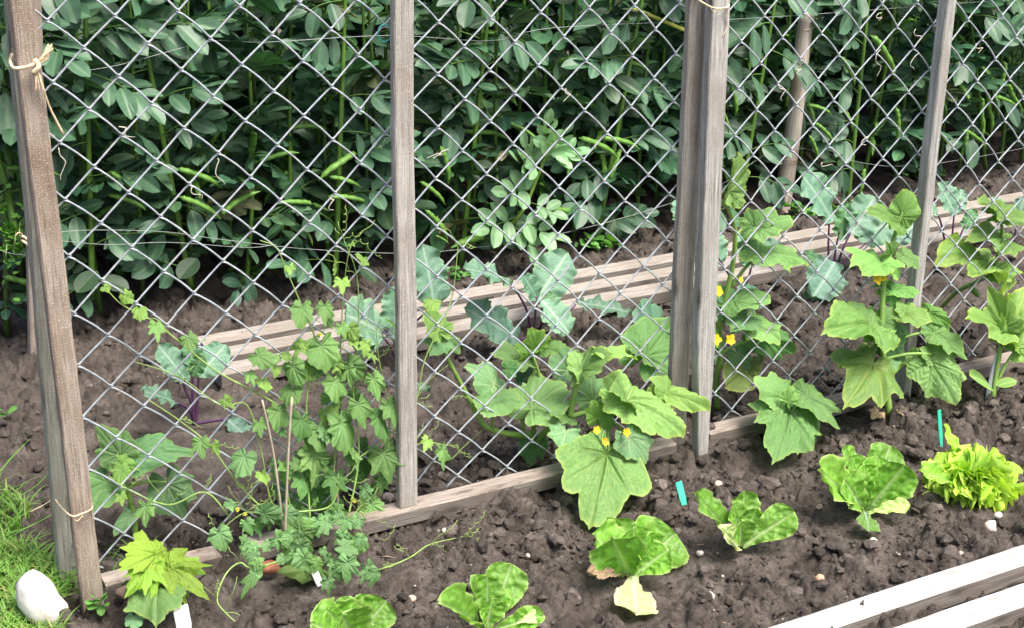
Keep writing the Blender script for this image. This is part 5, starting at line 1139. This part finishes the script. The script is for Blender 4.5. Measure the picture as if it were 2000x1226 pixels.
# long stray blades lying left
for k, (a, b2, c) in enumerate((((0, 985), (60, 955), (112, 905)), ((0, 1045), (50, 1030), (108, 1000)), ((5, 930), (25, 890), (60, 855)))):
    o = tube_obj('grass_stalk', [G(a[0]-20, a[1]+6, .01), G(*b2, .03), G(*c, .03)], [0.002, 0.0018, 0.0006], M_GRASS, k=5, flat=.3, col=(1.1, 1.1, 1))
    tag(o, ('long grass stalk pointing at the lower twine tie', 'lowest long grass stalk left of the post', 'short grass stalk on the bare soil far left')[k], 'grass stalk')
def leafy(name, label, spots, mat, root_px, z=0.0, cat='weed', w=.34, y_=None):
    root = thing(name, label, cat, G(*root_px))
    y0 = G(*root_px)[1]
    for (b, t) in spots:
        V, Q, A = blade_arrays(ELL, 8, 4, w, fold=.2, bend=.15, seed=int(b[0]))
        obj('leaf', mk('leaf', V, Q, [mat], A), root, frame(P(*b, y0-.002), P(*t, y0-.02), UP), (1.1, 1.1, 1))
        if abs(b[0]-root_px[0])+abs(b[1]-root_px[1]) > 4: tube_obj('stem', [P(root_px[0], root_px[1], y0), P((b[0]+root_px[0])/2, (b[1]+root_px[1])/2-3, y0), P(*b, y0-.002)], .0009, M_VSTEM, root, k=5)
    return root
leafy('weed', 'small bright leafy weed at the foot of the left post', (((190, 1168), (180, 1165)), ((188, 1178), (172, 1190)), ((196, 1172), (210, 1166)), ((196, 1180), (198, 1202)), ((190, 1170), (186, 1178)), ((204, 1178), (212, 1182)), ((180, 1172), (170, 1180)), ((198, 1165), (206, 1160))), M_WEED, (196, 1196))
leafy('weed', 'green weed seedling in the soil at the far left', (((12, 806), (0, 800)), ((14, 805), (34, 796)), ((12, 808), (2, 812))), M_WEED, (14, 812))
leafy('weed', 'low pale-leaved weed beside the pale stake', (((50, 585), (22, 590)), ((48, 580), (40, 560)), ((52, 582), (66, 570))), M_BEANY, (50, 592))
wd = thing('weed', 'clump of feathery bright weeds beside the pale stake twine', 'weed', G(25, 540))
for k in range(70):
    u, v = random.gauss(22, 16), random.gauss(465, 38); s = random.uniform(6, 14); a = random.random()*6.28
    V, Q, A = blade_arrays(ELL, 4, 2, .35, fold=.2, bend=.1)
    if k == 0: wm = mk('leaf', V, Q, [M_WEED], A)
    obj('leaf', wm, wd, frame(P(u, v, 3.58), P(u+s*math.cos(a), v+s*math.sin(a), 3.56), (random.gauss(0, .4), -.6, .7)), (1.2, 1.2, 1))
for u, v in ((12, 490), (28, 470), (36, 455)): tube_obj('stem', [G(25, 540), P(u, v+20, 3.58), P(u+3, v-25, 3.58)], .0012, M_VSTEM, wd, k=4)
SEED = []
for k, (u, v, lab) in enumerate(((1160, 485, 'low weed clump at the bean bed edge left of the third post'), (890, 545, 'dark green weed clump behind the slats, right of the middle post'), (490, 545, 'small bright weed in the shade under the beans, left panel'), (275, 540, 'tiny bright weed under the beans near the left post'), (1580, 425, 'mossy weed patch at the foot of the round stake'), (1800, 345, 'weed under the beans left of the slim post'))):
    wd = thing('weed', lab, 'weed', G(u, v)); y0 = G(u, v)[1]
    for q in range(26):
        a = random.random()*6.28; s = random.uniform(9, 20); uu, vv = u+random.gauss(0, 22), v-abs(random.gauss(8, 10))
        obj('leaf', wm, wd, frame(P(uu, vv, y0+random.gauss(0, .02)), P(uu+s*math.cos(a), vv+s*math.sin(a)*.6, y0-.02), (random.gauss(0, .3), -.4, .9)), (.8, .9, .8))
root = thing('low_bean_leaves', 'broad dull lower leaves lying on the soil under the left beans', 'leaves', G(360, 580))
for (b, t, w_) in (((190, 530), (150, 572), .42), ((195, 545), (252, 565), .42), ((385, 505), (350, 545), .42), ((700, 520), (735, 552), .4)):
    V, Q, A = blade_arrays(ELL, 10, 5, w_*.8, fold=.1, bend=.1, seed=int(b[0]))
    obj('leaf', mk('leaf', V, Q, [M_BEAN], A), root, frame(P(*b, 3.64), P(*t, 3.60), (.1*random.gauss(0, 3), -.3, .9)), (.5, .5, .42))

def stone(name, label, c, rad, mat, seed, cat='stone', col=(1, 1, 1), rot=0.0, planes=3, group=None):
    r = np.random.default_rng(seed); V = rock(ICO3, r, .16, planes); V = V/np.abs(V).max(0)*np.array(rad)
    a = np.array([[math.cos(rot), 0, math.sin(rot)], [0, 1, 0], [-math.sin(rot), 0, math.cos(rot)]]); V = V@a.T
    return tag(obj(name, mk(name, V, ICO3[1], [mat]), None, Matrix.Translation(Vector([float(q) for q in c])), col), label, cat, group)
stone('boulder', 'large smooth white stone in the grass by the left post', G(92, 1222)+np.array([0.0, 0.012, 0.045]), (.041, .046, .064), M_STONE, 17, rot=-.25, planes=5)
for k, (u, v, s, lab, col) in enumerate(((1937, 1021, .0145, 'egg-shaped white pebble near the right edge of the bed', (1.45, 1.4, 1.35)), (1951, 995, .009, 'smaller whitish pebble just behind the egg-shaped one', (1.4, 1.35, 1.25)),
    (1600, 993, .007, 'brownish round pebble just left of the full romaine lettuce', (.8, .65, .5)), (1706, 1048, .008, 'white pebble in front of the full romaine lettuce', (1.4, 1.35, 1.3)), (1368, 1068, .007, 'white pebble left of the three-leaved lettuce', (1.4, 1.4, 1.45)), (1384, 1174, .010, 'white pebble in front of the three-leaved lettuce', (1.45, 1.4, 1.3)),
    (1598, 1153, .009, 'tan pebble near the white planks', (.95, .7, .5)), (1403, 946, .009, 'pink-beige pebble right of the leaning green label', (1.2, 1.0, .85)), (1033, 1076, .007, 'pale pink pebble left of the rounded lettuce', (1.3, 1.2, 1.15)), (868, 1015, .0055, 'white pebble in front of the middle board', (1.4, 1.35, 1.3)),
    (1850, 1145, .010, 'beige pebble lying against the white plank', (1.2, 1.1, 1.0)), (1880, 1068, .0075, 'small beige pebble close to the white plank', (1.2, 1.1, 1.0)), (804, 1163, .0085, 'pink pebble between the first two lettuces', (1.25, 1.0, .85)))):
    if v > 1226: continue
    p = G(u, v, .006); stone('pebble', lab, (p[0], p[1], soil_h(p[0], p[1])+s*.75), (s*1.1, s*.9, s*.85), M_PEB, 70+k, 'pebble', col, planes=2, group='pebbles on the soil')
stone('flowerpot_shard', 'piece of reddish terracotta half buried under the vine', G(528, 1118)+np.array([0, 0, .012]), (.022, .012, .015), M_TERRA, 91, 'shard', rot=.3, planes=6)
stone('cobble', 'brown stone between the left post and the lime squash', G(243, 1170)+np.array([0, 0, .012]), (.016, .014, .014), M_PEB, 92, 'stone', (.55, .42, .36))
stone('clod', 'large pale clod of soil left of the rounded lettuce', G(1082, 1055)+np.array([0, 0, .006]), (.013, .012, .011), M_SOIL, 93, 'clod', (1.9, 1.9, 1.85), planes=8)
stone('clod', 'lump of soil lying on the board right of the third post', P(1386, 833, 2.385), (.014, .011, .010), M_SOIL, 94, 'clod', (1.4, 1.4, 1.4), planes=8)

def plant_label(label, foot, top, y0, dy, wid, mat, col=(1, 1, 1)):
    a = P(*foot, y0); b = P(*top, y0+dy); d = unit(b-a); L = np.linalg.norm(b-a)
    V = []; t = .0012
    xs = [-.025, 0, .25*L, .6*L, L-.002, L]; ws = [.15, .8, 1, 1, 1, .9]
    for x_, w_ in zip(xs, ws):
        for s, q in ((-1, -t), (1, -t), (1, t), (-1, t)): V.append((x_, s*wid/2*w_, q))
    F = []
    for i in range(len(xs)-1):
        for j in range(4): F.append((4*i+j, 4*(i+1)+j, 4*(i+1)+(j+1) % 4, 4*i+(j+1) % 4))
    n = 4*(len(xs)-1); F += [(0, 1, 2, 3), (n+3, n+2, n+1, n)]
    x = d; z = np.array([0, -.9, .45]); z = unit(z-z.dot(x)*x); y = np.cross(z, x); M = Matrix.Identity(4)
    for i in range(3): M[i][0] = x[i]; M[i][1] = y[i]; M[i][2] = z[i]; M[i][3] = a[i]
    return tag(obj('plant_label', mk('plant_label', V, np.array(F), [mat], smooth=False), None, M, col), label, 'plant label', 'plant labels')
plant_label('white plastic plant label in front of the lime-leaved squash', (362, 1235), (352, 1184), 2.185, -.005, .027, M_WLAB)
plant_label('slanting white plant label under the vine', (628, 1146), (608, 1102), 2.24, .01, .014, M_WLAB)
plant_label('leaning green plant label between huge leaf and three-leaved lettuce', (1336, 984), (1325, 940), 2.165, .015, .0155, M_GLAB)
plant_label('thin green plant label behind the frilly lettuce', (1838, 866), (1834, 800), 2.13, .01, .0105, M_GLAB, (.7, .95, .9))
plant_label('long white plant label leaning behind the squash seedling stem', (1930, 768), (1948, 690), 2.295, .03, .014, M_WLAB, (.85, .86, .88))
plant_label('small dark blue plant label behind the mesh at the right', (1912, 618), (1918, 598), 2.74, .01, .020, M_BLUE)

def tie(name, label, pts, r=.0021, extra=(), mat=None):
    parts = []
    o0 = np.asarray(pts[0], float)
    for p, rr in ((pts, r),)+tuple(extra):
        parts.append((*tube_arrays(catmull(p, 6)-o0, rr, 6), 0))
    V, F, MI, _ = join(parts)
    return tag(obj(name, mk(name, V, F, [mat or M_TWINE], None, MI), None, Matrix.Translation(Vector(o0))), label, 'twine')
yp = 2.368
k0 = P(68, 128, 2.355)
ex = [([k0+np.array([0, 0, .008]), k0+np.array([.004, -.008, 0]), k0+np.array([-.004, -.006, -.010]), k0+np.array([.005, -.002, -.004])], .0042)]
for k in range(9):
    a = random.uniform(-.4, .5); ex.append(([k0, k0+np.array([.012+random.uniform(0, .01), -.006, .012+a*.01]), k0+np.array([.024+random.uniform(-.004, .006), -.006+random.uniform(-.006, .006), .024+a*.022])], [.0022, .0018, .0012]))
for k in range(6):
    a = random.uniform(-.012, .012); ex.append(([k0, k0+np.array([.002+a*.5, -.004, -.018]), k0+np.array([.004+a, -.004, -.036-random.uniform(0, .01)])], [.0014, .001, .0006]))
ex.append(([k0+np.array([.004, -.004, -.012]), P(95, 205, 2.36), P(124, 264, 2.37)], [.0016, .0018, .0024]))
tie('twine_tie', 'frayed straw-coloured twine knotted round the top of the left post', [P(26, 100, 2.47), P(20, 118, 2.40), P(26, 133, 2.352), P(48, 132, 2.350), P(66, 126, 2.352), P(78, 118, 2.39)], .0028, ex)
tie('twine_tie', 'twine loop round the lower part of the left post pair', [P(107, 968, 2.47), P(112, 980, 2.42), P(138, 1006, 2.335), P(160, 1002, 2.332), P(178, 993, 2.333), P(180, 982, 2.37)], .0016, [([P(108, 970, 2.46), P(85, 985, 2.46), P(60, 998, 2.45)], .0008), ([P(140, 1006, 2.333), P(150, 1016, 2.330), P(162, 1006, 2.332)], .0006)])
tie('twine_tie', 'twine loop round the top of the third post pair with a dangling end', [P(1356, -4, 2.47), P(1366, 2, 2.36), P(1390, 15, 2.352), P(1408, 17, 2.35), P(1422, 14, 2.355), P(1424, 6, 2.38)], .0020, [([P(1421, 14, 2.353), P(1420, 35, 2.36), P(1420, 52, 2.362), P(1410, 74, 2.362)], [.0015, .0012, .0007]), ([P(1400, 15, 2.35), P(1396, 24, 2.349), P(1388, 18, 2.35)], .0006)])
tie('twine_tie', 'pale twine wound round the square stake behind the left post', [P(41, 464, 3.54), P(44, 462, 3.512), P(60, 472, 3.510), P(80, 480, 3.512)], .0035, [([P(42, 470, 3.53), P(46, 472, 3.510), P(62, 484, 3.509), P(80, 492, 3.512)], .0035), ([P(44, 458, 3.515), P(36, 455, 3.5), P(30, 462, 3.5)], .0015)])
sa, sb = np.asarray([3.175, 3.735, -0.06]), np.asarray(P(1579, 24, 3.73))
def ring(t, r, tilt=0.0):
    c = sa+(sb-sa)*t; return [c+np.array([r*math.cos(a), r*math.sin(a), tilt*math.cos(a)]) for a in np.linspace(0, 6.6, 16)]
tie('wire_tie', 'rusty wire wound twice round the middle of the round stake', ring(.305, .0305, .004), .0013, [(ring(.318, .0300, -.004), .0013), ([sa+(sb-sa)*.31+np.array([.024, -.02, 0]), P(1566, 320, 3.68), P(1578, 332, 3.68)], .001)], plain_mat('rusty_wire', (.25, .19, .12), .8, .3, 90))
tie('wire_tie', 'straw tie near the top of the round stake', ring(.93, .0262, .006), .0016)
tie('wire_ring', 'teal plastic ring hanging on the mesh beside the middle post', [P(751+13*math.cos(a), 65+17*math.sin(a), 2.415+.004*math.sin(a)) for a in np.linspace(0, 6.5, 14)], .0009, mat=plain_mat('teal_plastic', (.05, .42, .36), .4))['category'] = 'ring'
TL = ['in the upper left panel, below the twine stick', 'in the left panel centre, longest and hanging straight', 'in the left panel, just below the straight one', 'right of the middle post, pointing sideways', 'in the upper middle panel, far from both posts',
      'right of the middle post, very short', 'in the left panel near the middle post', 'left of the slim post, topmost and curly', 'touching the slim post near the top', 'left of the slim post, long and straight', 'right of the slim post',
      'in front of the round stake', 'just right of the round stake, upper one', 'in the right panel at mid height', 'at the foot of the round stake, lying sideways', 'in the right panel near the top edge', 'left of the slim post, below the topmost', 'close to the left post, a thin long one']
for k, (u, v, dx, dy) in enumerate(((232, 245, 28, 26), (420, 308, 14, 56), (372, 365, 20, 24), (875, 295, -38, 12), (1110, 175, -4, 22), (862, 300, -12, 8), (645, 385, 4, 28), (1790, 100, -10, 40), (1825, 45, 10, 32), (1717, 100, -3, 48), (1910, 88, 6, 14), (1525, 165, 6, 30), (1556, 133, 8, 14), (1690, 265, -4, 22), (1600, 320, 22, 5), (1718, 28, -2, 12), (1790, 60, 6, 22), (120, 290, 4, 60))):
    p = [P(u+dx*t+6*math.sin(t*7+k), v+dy*t+3*math.cos(t*9+k), 2.422-.006*t) for t in np.linspace(0, 1, 7)]
    o = tube_obj('dried_tendril', p, [.0010, .0009, .0005], M_DRY, k=4); tag(o, 'dry curly tendril hanging on the mesh '+TL[k], 'tendril', 'dried tendrils on the mesh')
print('objects', len(bpy.data.objects))
